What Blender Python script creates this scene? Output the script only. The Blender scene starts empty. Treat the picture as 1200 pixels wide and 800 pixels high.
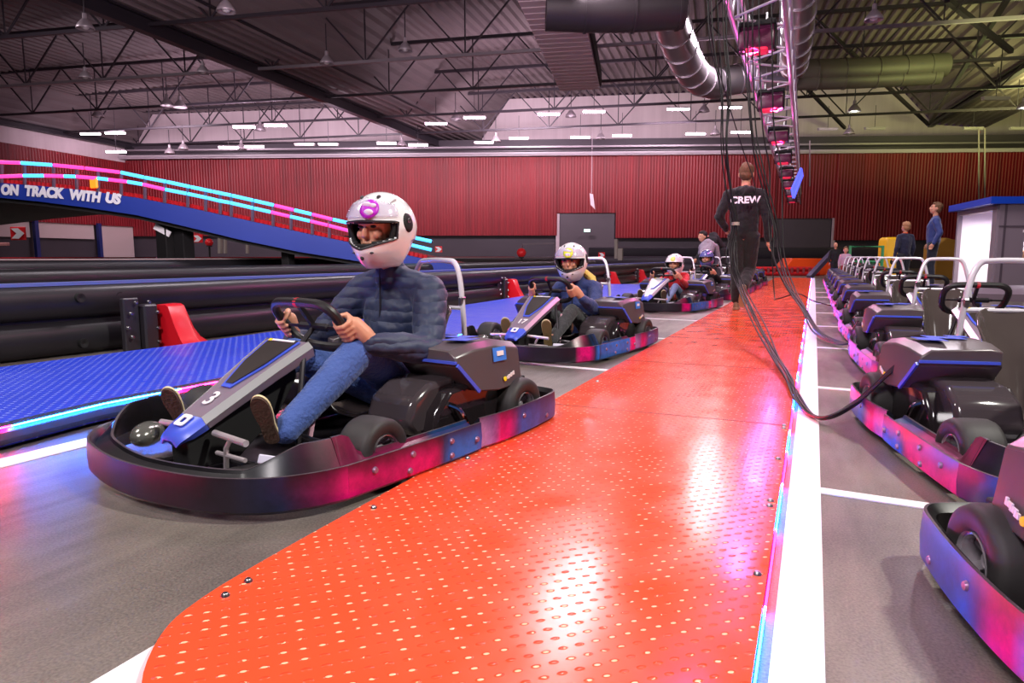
import bpy, bmesh, math, random
from math import sin, cos, pi, radians, sqrt, atan2
from mathutils import Vector, Matrix, Euler
random.seed(7)
S = bpy.context.scene
COL = S.collection
V = Vector
# ---------------------------------------------------------------- camera
F, CX, CY, H = 800.0, 600.0, 400.0, 0.76
_Y = V((354.5, 100, 800)).normalized()
_Z = V((0, 800, -100)).normalized()
_X = V((_Y.y*_Z.z-_Y.z*_Z.y, _Y.z*_Z.x-_Y.x*_Z.z, _Y.x*_Z.y-_Y.y*_Z.x))
if _X.x < 0: _X = -_X
CR = V((_X.x, _Y.x, _Z.x)); CU = V((_X.y, _Y.y, _Z.y)); CF = V((_X.z, _Y.z, _Z.z))
GH = V((CF.x, CF.y, 0)).normalized()
def ray(px, py): return CR*((px-CX)/F) + CU*((CY-py)/F) + CF
def at(px, py, z=0.0):
    d = ray(px, py); t = (z-H)/d.z
    return V((0, 0, H)) + d*t
def atd(px, py, b):
    d = ray(px, py); t = b/d.dot(GH)
    return V((0, 0, H)) + d*t
def hall(a, b, z): return V((CR.x*a+GH.x*b, CR.y*a+GH.y*b, z))
HALL_ROT = atan2(CR.y, CR.x)
cam = bpy.data.cameras.new('camera'); cam.lens = 24; cam.sensor_width = 36; cam.clip_end = 300; cam.clip_start = .02
co = bpy.data.objects.new('camera', cam); COL.objects.link(co)
mw = Matrix((( CR.x, CU.x, -CF.x, 0), (CR.y, CU.y, -CF.y, 0), (CR.z, CU.z, -CF.z, H), (0, 0, 0, 1)))
co.matrix_world = mw
S.camera = co
# ---------------------------------------------------------------- materials
def lin(c):
    return tuple((x/255/12.92 if x/255 <= .04045 else ((x/255+.055)/1.055)**2.4) for x in c[:3]) + (1,)
MATS = {}
def mat(name, c, rough=.5, metal=0, emit=None, es=1, spec=.5, coat=0, alpha=1, trans=0, noise=0, nscale=8, bump=0, bscale=40, sheen=0, bstretch=None):
    if name in MATS: return MATS[name]
    m = bpy.data.materials.new(name); m.use_nodes = True
    nt = m.node_tree; b = nt.nodes['Principled BSDF']
    b.inputs['Base Color'].default_value = lin(c)
    b.inputs['Roughness'].default_value = rough
    b.inputs['Metallic'].default_value = metal
    b.inputs['Specular IOR Level'].default_value = spec
    b.inputs['Coat Weight'].default_value = coat
    b.inputs['Coat Roughness'].default_value = .08
    b.inputs['Alpha'].default_value = alpha
    b.inputs['Transmission Weight'].default_value = trans
    b.inputs['Sheen Weight'].default_value = sheen
    if emit:
        b.inputs['Emission Color'].default_value = lin(emit); b.inputs['Emission Strength'].default_value = es
    N = nt.nodes.new; L = nt.links.new
    tc = None
    if noise or bump:
        tc = N('ShaderNodeTexCoord')
    if noise:
        n = N('ShaderNodeTexNoise'); n.inputs['Scale'].default_value = nscale; n.inputs['Detail'].default_value = 5
        L(tc.outputs['Object'], n.inputs['Vector'])
        hs = N('ShaderNodeMix'); hs.data_type = 'RGBA'
        c1 = lin(c)
        hs.inputs[6].default_value = tuple(x*(1-noise) for x in c1[:3])+(1,)
        hs.inputs[7].default_value = tuple(min(1, x*(1+noise)+.02*noise) for x in c1[:3])+(1,)
        L(n.outputs['Fac'], hs.inputs[0]); L(hs.outputs[2], b.inputs['Base Color'])
        r = N('ShaderNodeMapRange'); r.inputs[3].default_value = max(0, rough-.12*noise*2); r.inputs[4].default_value = min(1, rough+.12*noise*2)
        L(n.outputs['Fac'], r.inputs[0]); L(r.outputs[0], b.inputs['Roughness'])
    if bump:
        n2 = N('ShaderNodeTexNoise'); n2.inputs['Scale'].default_value = bscale; n2.inputs['Detail'].default_value = 4
        if bstretch:
            mp = N('ShaderNodeMapping'); mp.inputs['Scale'].default_value = bstretch
            L(tc.outputs['Object'], mp.inputs[0]); L(mp.outputs[0], n2.inputs['Vector'])
        else: L(tc.outputs['Object'], n2.inputs['Vector'])
        bp = N('ShaderNodeBump'); bp.inputs['Strength'].default_value = bump; bp.inputs['Distance'].default_value = .02
        L(n2.outputs['Fac'], bp.inputs['Height']); L(bp.outputs[0], b.inputs['Normal'])
    MATS[name] = m
    return m
def glow(name, c, s):
    if name in MATS: return MATS[name]
    m = bpy.data.materials.new(name); m.use_nodes = True
    b = m.node_tree.nodes['Principled BSDF']
    b.inputs['Base Color'].default_value = lin(c); b.inputs['Emission Color'].default_value = lin(c); b.inputs['Emission Strength'].default_value = s
    MATS[name] = m; return m
def ribbed(name, c, c2, scale, axis=0, rough=.5, bump=.5, panel=None):
    """painted sheet: fine ribs along one axis and sheet-to-sheet colour variation"""
    m = bpy.data.materials.new(name); m.use_nodes = True
    nt = m.node_tree; b = nt.nodes['Principled BSDF']; N = nt.nodes.new; L = nt.links.new
    tc = N('ShaderNodeTexCoord'); w = N('ShaderNodeTexWave'); w.wave_type = 'BANDS'; w.bands_direction = 'XYZ'[axis]
    w.inputs['Scale'].default_value = scale; w.inputs['Distortion'].default_value = 0
    L(tc.outputs['Object'], w.inputs['Vector'])
    mp = N('ShaderNodeMapping'); sc = [.03, .03, .03]; sc[axis] = 1.1; mp.inputs['Scale'].default_value = sc
    L(tc.outputs['Object'], mp.inputs[0]); n = N('ShaderNodeTexNoise'); n.inputs['Scale'].default_value = panel or 1.2; n.inputs['Detail'].default_value = 6; n.inputs['Roughness'].default_value = .75
    L(mp.outputs[0], n.inputs['Vector'])
    r = N('ShaderNodeMapRange'); r.inputs[1].default_value = .3; r.inputs[2].default_value = .7; L(n.outputs['Fac'], r.inputs[0])
    x = N('ShaderNodeMix'); x.data_type = 'RGBA'; x.inputs[6].default_value = lin(c); x.inputs[7].default_value = lin(c2)
    L(r.outputs[0], x.inputs[0]); L(x.outputs[2], b.inputs['Base Color'])
    bp = N('ShaderNodeBump'); bp.inputs['Strength'].default_value = bump; bp.inputs['Distance'].default_value = .05
    L(w.outputs['Fac'], bp.inputs['Height']); L(bp.outputs[0], b.inputs['Normal'])
    b.inputs['Roughness'].default_value = rough
    MATS[name] = m; return m
def checker_plate(name, c, worn, pitch, rough=.3, wear=.55, thr=.74, part=.50):
    """painted tread plate: staggered raised lozenges with paint worn through on their tops"""
    m = bpy.data.materials.new(name); m.use_nodes = True
    nt = m.node_tree; b = nt.nodes['Principled BSDF']; N = nt.nodes.new; L = nt.links.new
    tc = N('ShaderNodeTexCoord'); sp = N('ShaderNodeSeparateXYZ'); L(tc.outputs['Object'], sp.inputs[0])
    def mth(op, a, bb=None, v2=None):
        n = N('ShaderNodeMath'); n.operation = op
        if isinstance(a, (int, float)): n.inputs[0].default_value = a
        else: L(a, n.inputs[0])
        if bb is not None:
            if isinstance(bb, (int, float)): n.inputs[1].default_value = bb
            else: L(bb, n.inputs[1])
        if v2 is not None: n.inputs[2].default_value = v2
        return n.outputs[0]
    u0 = mth('DIVIDE', sp.outputs[0], pitch); v0 = mth('DIVIDE', sp.outputs[1], pitch)
    def studs(off, ang):
        u = mth('ADD', u0, off); v = mth('ADD', v0, off)
        fu = mth('SUBTRACT', mth('FRACT', u), .5); fv = mth('SUBTRACT', mth('FRACT', v), .5)
        ca, sa = cos(ang), sin(ang)
        p = mth('ADD', mth('MULTIPLY', fu, ca), mth('MULTIPLY', fv, sa))
        q = mth('SUBTRACT', mth('MULTIPLY', fv, ca), mth('MULTIPLY', fu, sa))
        p = mth('DIVIDE', p, .21); q = mth('DIVIDE', q, .12)
        d = mth('ADD', mth('MULTIPLY', p, p), mth('MULTIPLY', q, q))
        r = N('ShaderNodeMapRange'); r.interpolation_type = 'SMOOTHSTEP'
        r.inputs[1].default_value = 0; r.inputs[2].default_value = 1.0; r.inputs[3].default_value = 1; r.inputs[4].default_value = 0
        L(d, r.inputs[0]); return r.outputs[0]
    h = mth('MAXIMUM', studs(0, radians(40)), studs(.5, radians(40)))
    bp = N('ShaderNodeBump'); bp.inputs['Strength'].default_value = .5; bp.inputs['Distance'].default_value = pitch*.11
    n = N('ShaderNodeTexNoise'); n.inputs['Scale'].default_value = 5; n.inputs['Detail'].default_value = 6; L(tc.outputs['Object'], n.inputs['Vector'])
    n3 = N('ShaderNodeTexNoise'); n3.inputs['Scale'].default_value = 3; n3.inputs['Detail'].default_value = 2; L(tc.outputs['Object'], n3.inputs['Vector'])
    hh = mth('ADD', h, mth('MULTIPLY', n3.outputs['Fac'], .5))
    L(hh, bp.inputs['Height']); L(bp.outputs[0], b.inputs['Normal'])
    n2 = N('ShaderNodeTexNoise'); n2.inputs['Scale'].default_value = 26; n2.inputs['Detail'].default_value = 1; L(tc.outputs['Object'], n2.inputs['Vector'])
    top = mth('GREATER_THAN', h, thr)
    w = mth('MULTIPLY', top, mth('MULTIPLY', mth('GREATER_THAN', n2.outputs['Fac'], part), wear))
    x = N('ShaderNodeMix'); x.data_type = 'RGBA'
    L(w, x.inputs[0]); x.inputs[7].default_value = lin(worn)
    x2 = N('ShaderNodeMix'); x2.data_type = 'RGBA'; cc = lin(c)
    x2.inputs[6].default_value = tuple(k*.86 for k in cc[:3])+(1,); x2.inputs[7].default_value = cc
    L(n.outputs['Fac'], x2.inputs[0]); L(x2.outputs[2], x.inputs[6]); L(x.outputs[2], b.inputs['Base Color'])
    r = N('ShaderNodeMapRange'); r.inputs[3].default_value = max(.05, rough-.12); r.inputs[4].default_value = rough+.15; L(n.outputs['Fac'], r.inputs[0]); L(r.outputs[0], b.inputs['Roughness'])
    MATS[name] = m; return m
def floor_material():
    m = bpy.data.materials.new('asphalt_floor'); m.use_nodes = True
    nt = m.node_tree; b = nt.nodes['Principled BSDF']; N = nt.nodes.new; L = nt.links.new
    tc = N('ShaderNodeTexCoord')
    n1 = N('ShaderNodeTexNoise'); n1.inputs['Scale'].default_value = 1.1; n1.inputs['Detail'].default_value = 7
    n2 = N('ShaderNodeTexNoise'); n2.inputs['Scale'].default_value = 160; n2.inputs['Detail'].default_value = 2
    L(tc.outputs['Object'], n1.inputs['Vector']); L(tc.outputs['Object'], n2.inputs['Vector'])
    mp = N('ShaderNodeMapping'); mp.inputs['Rotation'].default_value = (0, 0, .4); mp.inputs['Scale'].default_value = (5, 1.0, 1)
    n3 = N('ShaderNodeTexNoise'); n3.inputs['Scale'].default_value = 3; n3.inputs['Detail'].default_value = 5; L(tc.outputs['Object'], mp.inputs[0]); L(mp.outputs[0], n3.inputs['Vector'])
    cr = N('ShaderNodeValToRGB'); cr.color_ramp.elements[0].position = .3; cr.color_ramp.elements[0].color = lin((58, 52, 51)); cr.color_ramp.elements[1].position = .72; cr.color_ramp.elements[1].color = lin((128, 118, 110))
    mx = N('ShaderNodeMath'); mx.operation = 'MULTIPLY_ADD'; L(n2.outputs['Fac'], mx.inputs[0]); mx.inputs[1].default_value = .55; L(n1.outputs['Fac'], mx.inputs[2])
    ma = N('ShaderNodeMath'); ma.operation = 'SUBTRACT'; L(mx.outputs[0], ma.inputs[0]); ma.inputs[1].default_value = .2
    mb = N('ShaderNodeMath'); mb.operation = 'MULTIPLY_ADD'; L(n3.outputs['Fac'], mb.inputs[0]); mb.inputs[1].default_value = -.26
    md = N('ShaderNodeMath'); md.operation = 'ADD'; L(ma.outputs[0], md.inputs[0]); md.inputs[1].default_value = .12; L(md.outputs[0], mb.inputs[2])
    L(mb.outputs[0], cr.inputs[0]); L(cr.outputs[0], b.inputs['Base Color'])
    r = N('ShaderNodeMapRange'); r.inputs[3].default_value = .28; r.inputs[4].default_value = .55; L(n3.outputs['Fac'], r.inputs[0]); L(r.outputs[0], b.inputs['Roughness'])
    bp = N('ShaderNodeBump'); bp.inputs['Strength'].default_value = .25; bp.inputs['Distance'].default_value = .004; L(n2.outputs['Fac'], bp.inputs['Height']); L(bp.outputs[0], b.inputs['Normal'])
    return m
def vcol_mat(name, rough=.3):
    m = bpy.data.materials.new(name); m.use_nodes = True
    nt = m.node_tree; b = nt.nodes['Principled BSDF']; N = nt.nodes.new; L = nt.links.new
    a = N('ShaderNodeVertexColor'); a.layer_name = 'Graphic'
    tc = N('ShaderNodeTexCoord'); n = N('ShaderNodeTexNoise'); n.inputs['Scale'].default_value = 9; n.inputs['Detail'].default_value = 9; n.inputs['Roughness'].default_value = .7; L(tc.outputs['Object'], n.inputs['Vector'])
    r = N('ShaderNodeMapRange'); r.inputs[1].default_value = .36; r.inputs[2].default_value = .62; r.inputs[3].default_value = .5; r.inputs[4].default_value = 1.0; L(n.outputs['Fac'], r.inputs[0])
    x = N('ShaderNodeMix'); x.data_type = 'RGBA'; x.blend_type = 'MULTIPLY'; x.inputs[0].default_value = 1
    L(a.outputs['Color'], x.inputs[6]); L(r.outputs[0], x.inputs[7]); L(x.outputs[2], b.inputs['Base Color'])
    b.inputs['Roughness'].default_value = rough
    MATS[name] = m; return m
# ---------------------------------------------------------------- mesh helpers
class MB:
    def __init__(s): s.v = []; s.f = []; s.c = {}
    def add(s, vs, fs):
        b = len(s.v); s.v += [tuple(x) for x in vs]; s.f += [tuple(i+b for i in f) for f in fs]; return b
    def box(s, c, d, bev=0, rot=None, seg=1):
        bm = bmesh.new(); bmesh.ops.create_cube(bm, size=1)
        for v in bm.verts: v.co = V((v.co.x*d[0], v.co.y*d[1], v.co.z*d[2]))
        if bev: bmesh.ops.bevel(bm, geom=bm.edges[:]+bm.verts[:], offset=bev, segments=seg, affect='EDGES', profile=.5)
        R = Euler(rot).to_matrix() if rot else Matrix.Identity(3)
        bm.verts.index_update()
        s.add([R @ v.co + V(c) for v in bm.verts], [[v.index for v in f.verts] for f in bm.faces]); bm.free(); return s
    def bar(s, p, q, w, h=None, up=V((0, 0, 1))):
        p, q = V(p), V(q); h = h or w; d = (q-p).normalized()
        if abs(d.dot(up)) > .98: up = V((0, 1, 0))
        x = d.cross(up).normalized(); y = x.cross(d)
        vs = [e+x*(a*w/2)+y*(b*h/2) for e in (p, q) for a, b in ((-1, -1), (1, -1), (1, 1), (-1, 1))]
        s.add(vs, [(0, 3, 2, 1), (4, 5, 6, 7), (0, 1, 5, 4), (1, 2, 6, 5), (2, 3, 7, 6), (3, 0, 4, 7)]); return s
    def loft(s, rings, cap=True, closed=False):
        n = len(rings[0]); b = s.add([p for r in rings for p in r], []); m = len(rings)
        for i in range(m if closed else m-1):
            j = (i+1) % m
            for k in range(n):
                s.f.append((b+i*n+k, b+i*n+(k+1) % n, b+j*n+(k+1) % n, b+j*n+k))
        if cap and not closed:
            s.f.append(tuple(b+k for k in range(n))[::-1]); s.f.append(tuple(b+(m-1)*n+k for k in range(n)))
        return s
    def tube(s, pts, r, n=8, closed=False, sq=1, up=None):
        pts = [V(p) for p in pts]; m = len(pts)
        rs = r if isinstance(r, (list, tuple)) else [r]*m
        T = []
        for i in range(m):
            a = pts[(i-1) % m] if (closed or i > 0) else pts[i]; c = pts[(i+1) % m] if (closed or i < m-1) else pts[i]
            T.append((c-a).normalized())
        u = V(up) if up else V((0, 0, 1))
        if abs(T[0].dot(u)) > .95: u = V((1, 0, 0))
        x = (u-T[0]*T[0].dot(u)).normalized(); rings = []
        for i in range(m):
            x = x-T[i]*x.dot(T[i])
            if x.length < 1e-5: x = T[i].orthogonal()
            x.normalize(); y = T[i].cross(x)
            rings.append([pts[i]+x*(cos(2*pi*k/n)*rs[i]*sq)+y*(sin(2*pi*k/n)*rs[i]) for k in range(n)])
        return s.loft(rings, True, closed)
    def caps(s, pts, rs, n=12, sq=1, up=None):
        """tapered limb with rounded ends"""
        pts = [V(p) for p in pts]; d0 = (pts[0]-pts[1]).normalized(); d1 = (pts[-1]-pts[-2]).normalized()
        P = []; R = []
        for t in (90, 60, 30): P.append(pts[0]+d0*rs[0]*sin(radians(t))); R.append(max(rs[0]*cos(radians(t)), 1e-4))
        P += pts; R += list(rs)
        for t in (30, 60, 90): P.append(pts[-1]+d1*rs[-1]*sin(radians(t))); R.append(max(rs[-1]*cos(radians(t)), 1e-4))
        return s.tube(P, R, n, sq=sq, up=up)
    def lathe(s, prof, c=(0, 0, 0), ax=(0, 0, 1), n=24, cap=False):
        ax = V(ax).normalized(); x = ax.orthogonal().normalized(); y = ax.cross(x); c = V(c)
        rings = [[c+ax*h+x*(cos(2*pi*k/n)*r)+y*(sin(2*pi*k/n)*r) for k in range(n)] for r, h in prof]
        return s.loft(rings, cap)
    def ell(s, c, r, n=16, m=10, R=None):
        c = V(c); r = (r, r, r) if not isinstance(r, (tuple, list)) else r; rings = []
        for i in range(m+1):
            t = pi*i/m; rr = max(sin(t), 1e-3)
            ring = []
            for k in range(n):
                p = V((r[0]*rr*cos(2*pi*k/n), r[1]*rr*sin(2*pi*k/n), -r[2]*cos(t)))
                ring.append(c+(R @ p if R else p))
            rings.append(ring)
        return s.loft(rings)
    def prism(s, poly, vec):
        vec = V(vec); poly = [V(p) for p in poly]; n = len(poly)
        b = s.add(poly+[p+vec for p in poly], [])
        s.f.append(tuple(b+i for i in range(n))[::-1]); s.f.append(tuple(b+n+i for i in range(n)))
        for i in range(n): j = (i+1) % n; s.f.append((b+i, b+j, b+n+j, b+n+i))
        return s
    def build(s, name, m, parent=None, smooth=35, bevel=0, loc=None):
        me = bpy.data.meshes.new(name)
        vs = [V(p)-V(loc) for p in s.v] if loc is not None else s.v
        me.from_pydata(vs, [], s.f); me.update()
        bm = bmesh.new(); bm.from_mesh(me); bmesh.ops.recalc_face_normals(bm, faces=bm.faces[:]); bm.to_mesh(me); bm.free()
        if smooth:
            me.shade_smooth()
            if smooth < 180: me.set_sharp_from_angle(angle=radians(smooth))
        o = bpy.data.objects.new(name, me); COL.objects.link(o)
        if m: me.materials.append(m)
        if parent: o.parent = parent
        if loc is not None: o.location = loc
        if bevel:
            md = o.modifiers.new('bevel', 'BEVEL'); md.width = bevel; md.segments = 2; md.limit_method = 'ANGLE'; md.angle_limit = radians(35)
        return o
def empty(name, loc=(0, 0, 0), rz=0, sc=1):
    o = bpy.data.objects.new(name, None); COL.objects.link(o); o.location = loc; o.rotation_euler = (0, 0, rz); o.scale = (sc,)*3
    o.empty_display_size = .1; return o
def tag(o, label=None, cat=None, group=None, kind=None):
    if label: o['label'] = label
    if cat: o['category'] = cat
    if group: o['group'] = group
    if kind: o['kind'] = kind
    return o
def struct(o): o['kind'] = 'structure'; return o
KIDS = {}
def copy_tree(o, parent=None, skip=()):
    c = o.copy(); COL.objects.link(c)
    if parent: c.parent = parent
    for ch in o.children:
        if ch.name.split('.')[0] in skip: continue
        copy_tree(ch, c, skip)
    return c
def text(name, s, size, m, parent, mtx, ext=.002, shear=0, bold=0, sx=1, align='CENTER'):
    cu = bpy.data.curves.new(name, 'FONT'); cu.body = s; cu.size = size; cu.extrude = ext; cu.shear = shear; cu.offset = bold
    cu.align_x = align; cu.align_y = 'CENTER'; cu.materials.append(m)
    tmp = bpy.data.objects.new(name+'_curve', cu); COL.objects.link(tmp); bpy.context.view_layer.update()
    me = bpy.data.meshes.new_from_object(tmp.evaluated_get(bpy.context.evaluated_depsgraph_get())); bpy.data.objects.remove(tmp)
    me.name = name; o = bpy.data.objects.new(name, me); COL.objects.link(o)
    if not me.materials: me.materials.append(m)
    if parent: o.parent = parent
    o.matrix_local = mtx @ Matrix.Diagonal((sx, 1, 1, 1))
    return o
def basis(loc, x, y):
    x = V(x).normalized(); y = V(y); y = (y-x*y.dot(x)).normalized(); z = x.cross(y)
    return Matrix(((x.x, y.x, z.x, loc[0]), (x.y, y.y, z.y, loc[1]), (x.z, y.z, z.z, loc[2]), (0, 0, 0, 1)))
def smooth_path(pts, k=6, closed=False):
    pts = [V(p) for p in pts]; n = len(pts); out = []
    rng = range(n if closed else n-1)
    for i in rng:
        p0 = pts[(i-1) % n] if (closed or i > 0) else pts[0]; p1 = pts[i]; p2 = pts[(i+1) % n]; p3 = pts[(i+2) % n] if (closed or i+2 < n) else pts[-1]
        for j in range(k):
            t = j/k
            out.append(.5*((2*p1)+(p2-p0)*t+(2*p0-5*p1+4*p2-p3)*t*t+(3*p1-p0-3*p2+p3)*t**3))
    if not closed: out.append(pts[-1])
    return out
# shared materials
PL = mat('black_plastic', (30, 27, 29), .32, noise=.25, nscale=10)
GLOSS = mat('glossy_black', (34, 28, 31), .12, coat=.6, noise=.15, nscale=6)
RUB = mat('tyre_rubber', (44, 40, 41), .62, noise=.25, nscale=20)
STEEL = mat('steel', (175, 172, 175), .28, 1)
CHROME = mat('chrome', (225, 222, 228), .12, 1)
DSTEEL = mat('dark_steel', (52, 48, 52), .4, .7)
WHITE = mat('white_paint', (235, 232, 236), .45)
WSHELL = mat('helmet_white', (240, 238, 238), .18, coat=.7)
BLUE = mat('blue_trim', (70, 92, 215), .35)
GREYP = mat('grey_plastic', (98, 86, 96), .3, noise=.08, nscale=12)
YEL = mat('yellow_sticker', (240, 215, 30), .5)
RED = mat('red_plastic', (225, 22, 38), .35)
SKIN = mat('skin', (214, 150, 122), .5, noise=.06, nscale=20)
BLACKF = mat('black_fabric', (26, 24, 28), .85, bump=.3, bscale=30)
MATTEBLACK = mat('matte_black', (16, 15, 17), .7)
# ================================================================ THE HALL
def bwall(a): return 45-.06*a
BW = 45.0
# floor
fl = MB(); fl.box((0, 20, -.05), (110, 90, .1)); struct(fl.build('floor', floor_material(), smooth=0))
# painted lines
LINE = mat('line_paint', (238, 232, 236), .42, noise=.05, nscale=14)
def strip(name, pts, label, group=None, m=LINE, z=.004):
    b = MB(); b.prism([V((p[0], p[1], .0005)) for p in pts], (0, 0, z)); o = b.build(name, m, smooth=0)
    tag(o, label, 'floor line', group); return o
strip('painted_line', [(-.038, .35), (.056, .35), (.056, 26), (-.038, 26)], 'long white line painted on the floor along the right edge of the red platform')
strip('painted_line', [(-2.82, -.5), (-2.70, -.5), (-2.50, 7.2), (-2.61, 7.2)], 'white line painted along the foot of the blue platform at left')
strip('painted_line', [(-1.146, .1), (-1.04, .1), (-1.04, 2.0), (-1.146, 2.0)], 'white painted line cut off by the rounded near end of the red platform')
for i in range(9):
    y = 2.37+1.926*i
    strip('bay_line', [(.056, y-.028), (2.6, y-.22), (2.6, y-.16), (.056, y+.028)], 'thin white line between two parking bays of the right-hand kart row', 'bay lines on the right side')
for i in range(1, 6):
    y = 2.45+1.926*i
    strip('bay_line', [(-1.2, y-.03), (-2.5, y+.12), (-2.5, y+.17), (-1.2, y+.03)], 'thin white bay line on the floor between the driven karts at left', 'bay lines on the left side')
# red platform
ORP = checker_plate('red_tread_plate', (243, 84, 48), (255, 212, 168), .050, rough=.17, wear=.8)
PH = .022
out = [(-.064, .2), (-.064, 25.5), (-1.2, 25.5), (-1.2, 2.0)]+[(p.x, p.y) for p in smooth_path([(-1.199, 1.353, 0), (-1.195, 1.17, 0), (-1.186, 1.03, 0), (-1.155, .905, 0), (-1.06, .775, 0), (-.93, .68, 0), (-.78, .63, 0), (-.6, .61, 0)], 4)]+[(-.3, .60), (-.3, .2)]
b = MB(); b.prism([V((x, y, .001)) for x, y in out], (0, 0, PH-.001)); plat = b.build('red_platform', ORP, smooth=0)
tag(plat, 'long bright red tread plate platform running down the middle between the kart rows', 'platform')
for y in [3.17, 4.75, 6.3, 7.9, 9.6, 11.2, 12.8, 14.4]:
    s = MB(); s.box((-.632, y, PH+.0005), (1.13, .005, .001)); s.build('plate_seam', mat('seam_red', (120, 26, 18), .6), plat, smooth=0)
def bolt(x, y): 
    b = MB(); b.lathe([(.0, .008), (.006, .0075), (.009, .004), (.010, 0)], (x, y, PH), n=10); return b
for (px, py) in [(291, 681), (264, 698), (888, 673), (919, 502), (913, 538), (904, 587), (902, 593), (438, 595), (548, 537), (700, 447), (921, 499)]:
    p = at(px, py, PH); bolt(min(p.x, -.085), p.y).build('bolt', STEEL, plat)
# light strip along the platform's right side
cyan = glow('blue_led', (14, 96, 255), 120); pink = glow('pink_led', (255, 8, 60), 95)
cyan2 = glow('blue_led_bright', (14, 110, 255), 300); pink2 = glow('pink_led_bright', (255, 8, 90), 300); cyan3=cyan
ls = empty('light_strip', (-.06, .3, 0)); tag(ls, 'pink and blue light strip fixed to the right side of the red platform', 'light strip')
y = .3; i = 0
while y < 25:
    L_ = [.42, .40, .36, .45][i % 4]
    b = MB(); b.box((.001, y+L_/2-.3, .014), (.004, L_-.004, .009)); b.build('light_segment', pink if i % 2 else cyan, ls, smooth=0)
    y += L_; i += 1
b = MB(); b.box((-.001, 12.4, .006), (.006, 25, .008)); b.build('channel', DSTEEL, ls, smooth=0)
# blue platform at left
BLP = checker_plate('blue_tread_plate', (44, 72, 224), (165, 182, 255), .062, rough=.34, wear=.75, thr=.45, part=.3)
n0 = V((-2.92, 1.2)); 
edge_n = [V((-2.86, -.4)), V((-2.90, 1.6)), V((-2.95, 2.02)), V((-2.75, 5.1)), V((-2.85, 11.7)), V((-2.9, 16))]
edge_f = [V((-4.55, 16)), V((-4.45, 11.5)), V((-4.35, 8.5)), V((-4.34, 3.6)), V((-4.44, 2.46)), V((-4.6, -.4))]
b = MB(); b.prism([V((p.x, p.y, .012)) for p in edge_n+edge_f], (0, 0, .088)); bp_ = b.build('blue_platform', BLP, smooth=0)
tag(bp_, 'blue tread plate platform along the black barrier at left', 'platform')
b = MB(); b.tube([V((p.x+.012, p.y, .066)) for p in edge_n], .045, 10); b.build('rounded_kerb', mat('kerb_black', (52, 56, 66), .35), bp_)
b = MB(); b.tube([V((p.x+.062, p.y, .10)) for p in edge_n[:4]], .004, 6)
ls2 = empty('light_strip', (-2.85, 1, .05)); tag(ls2, 'thin pink and blue light line along the near edge of the blue platform', 'light strip')
pts = [edge_n[0].lerp(edge_n[1], t/6) for t in range(7)]+[edge_n[2]]+[edge_n[2].lerp(edge_n[3], t/8) for t in range(1, 9)]
cols = [0, 0, 0, 1, 1, 0, 1, 1, 0, 0, 1, 0, 1, 0, 1, 0]
for k in range(len(pts)-1):
    p, q = pts[k], pts[k+1]
    b = MB(); b.bar(V((p.x+.060+2.85, p.y-1, .052)), V((q.x+.060+2.85, q.y-1, .052)), .004, .005); b.build('light_segment', [cyan2, pink2][1-cols[k] if k > 3 else (0 if k == 5 else 1)], ls2, smooth=0)
# ---------------- walls
RC = ribbed('red_cladding', (150, 16, 32), (100, 8, 20), 1.7, 0, .5, .5)
GW = mat('grey_wall', (62, 54, 62), .7, noise=.2, nscale=.8)
BEI = ribbed('pale_gable_sheet', (226, 205, 212), (208, 186, 194), .5, 0, .6, .15)
def wallbox(name, px0, px1, z0, z1, th, m, off=0, structure=True):
    a0 = atd(px0, 300, BW); a1 = atd(px1, 300, BW)
    A0, A1 = (a0.dot(CR), a1.dot(CR))
    # solve for the oblique wall line
    def hit(px):
        d = ray(px, 300); r = d.dot(V((CR.x, CR.y, 0)))/d.dot(GH); bb = BW/(1+.06*r); return r*bb, bb-off
    (x0, y0), (x1, y1) = hit(px0), hit(px1)
    p, q = hall(x0, y0, 0), hall(x1, y1, 0); c = (p+q)/2; L_ = (q-p).length; ang = atan2((q-p).y, (q-p).x)
    b = MB(); b.box((0, 0, 0), (L_, th, z1-z0)); o = b.build(name, m, smooth=0)
    o.location = (c.x, c.y, (z0+z1)/2); o.rotation_euler = (0, 0, ang)
    if structure: struct(o)
    return o, ang
zt = atd(600, 184, BW).z
zb = atd(600, 276, BW).z; zd = atd(686, 250, BW).z
ws = [('wall_back', 158, 652, zb), ('wall_back', 652, 720, zd), ('wall_back', 720, 903, atd(800, 279, BW).z), ('wall_back', 903, 973, atd(930, 257, BW).z), ('wall_back', 973, 1420, atd(1000, 282, BW).z)]
for i, (n_, a_, b_, z_) in enumerate(ws): wallbox(n_, a_, b_, z_, zt-(.0 if i else .05), .12, RC, off=.3 if i % 2 == 0 else .22)
wallbox('wall_back', 120, 1500, 0, zt+.6, .2, GW, off=0)
DOORM = mat('grey_door', (82, 72, 80), .6, noise=.1, nscale=1)
for i, (a_, b_, y_) in enumerate([(654, 719, 251), (905, 970, 257)]):
    d, ang = wallbox('door_%d' % (i+1), a_, b_, 0, atd(a_, y_, BW).z, .08, DOORM, off=.16)
    jm, _ = wallbox('trim_%d' % (i+1), [651, 971][i], [655, 975][i], 0, atd(a_, y_, BW).z, .1, mat('pale_post', (190, 170, 178), .5), off=.25)
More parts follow.
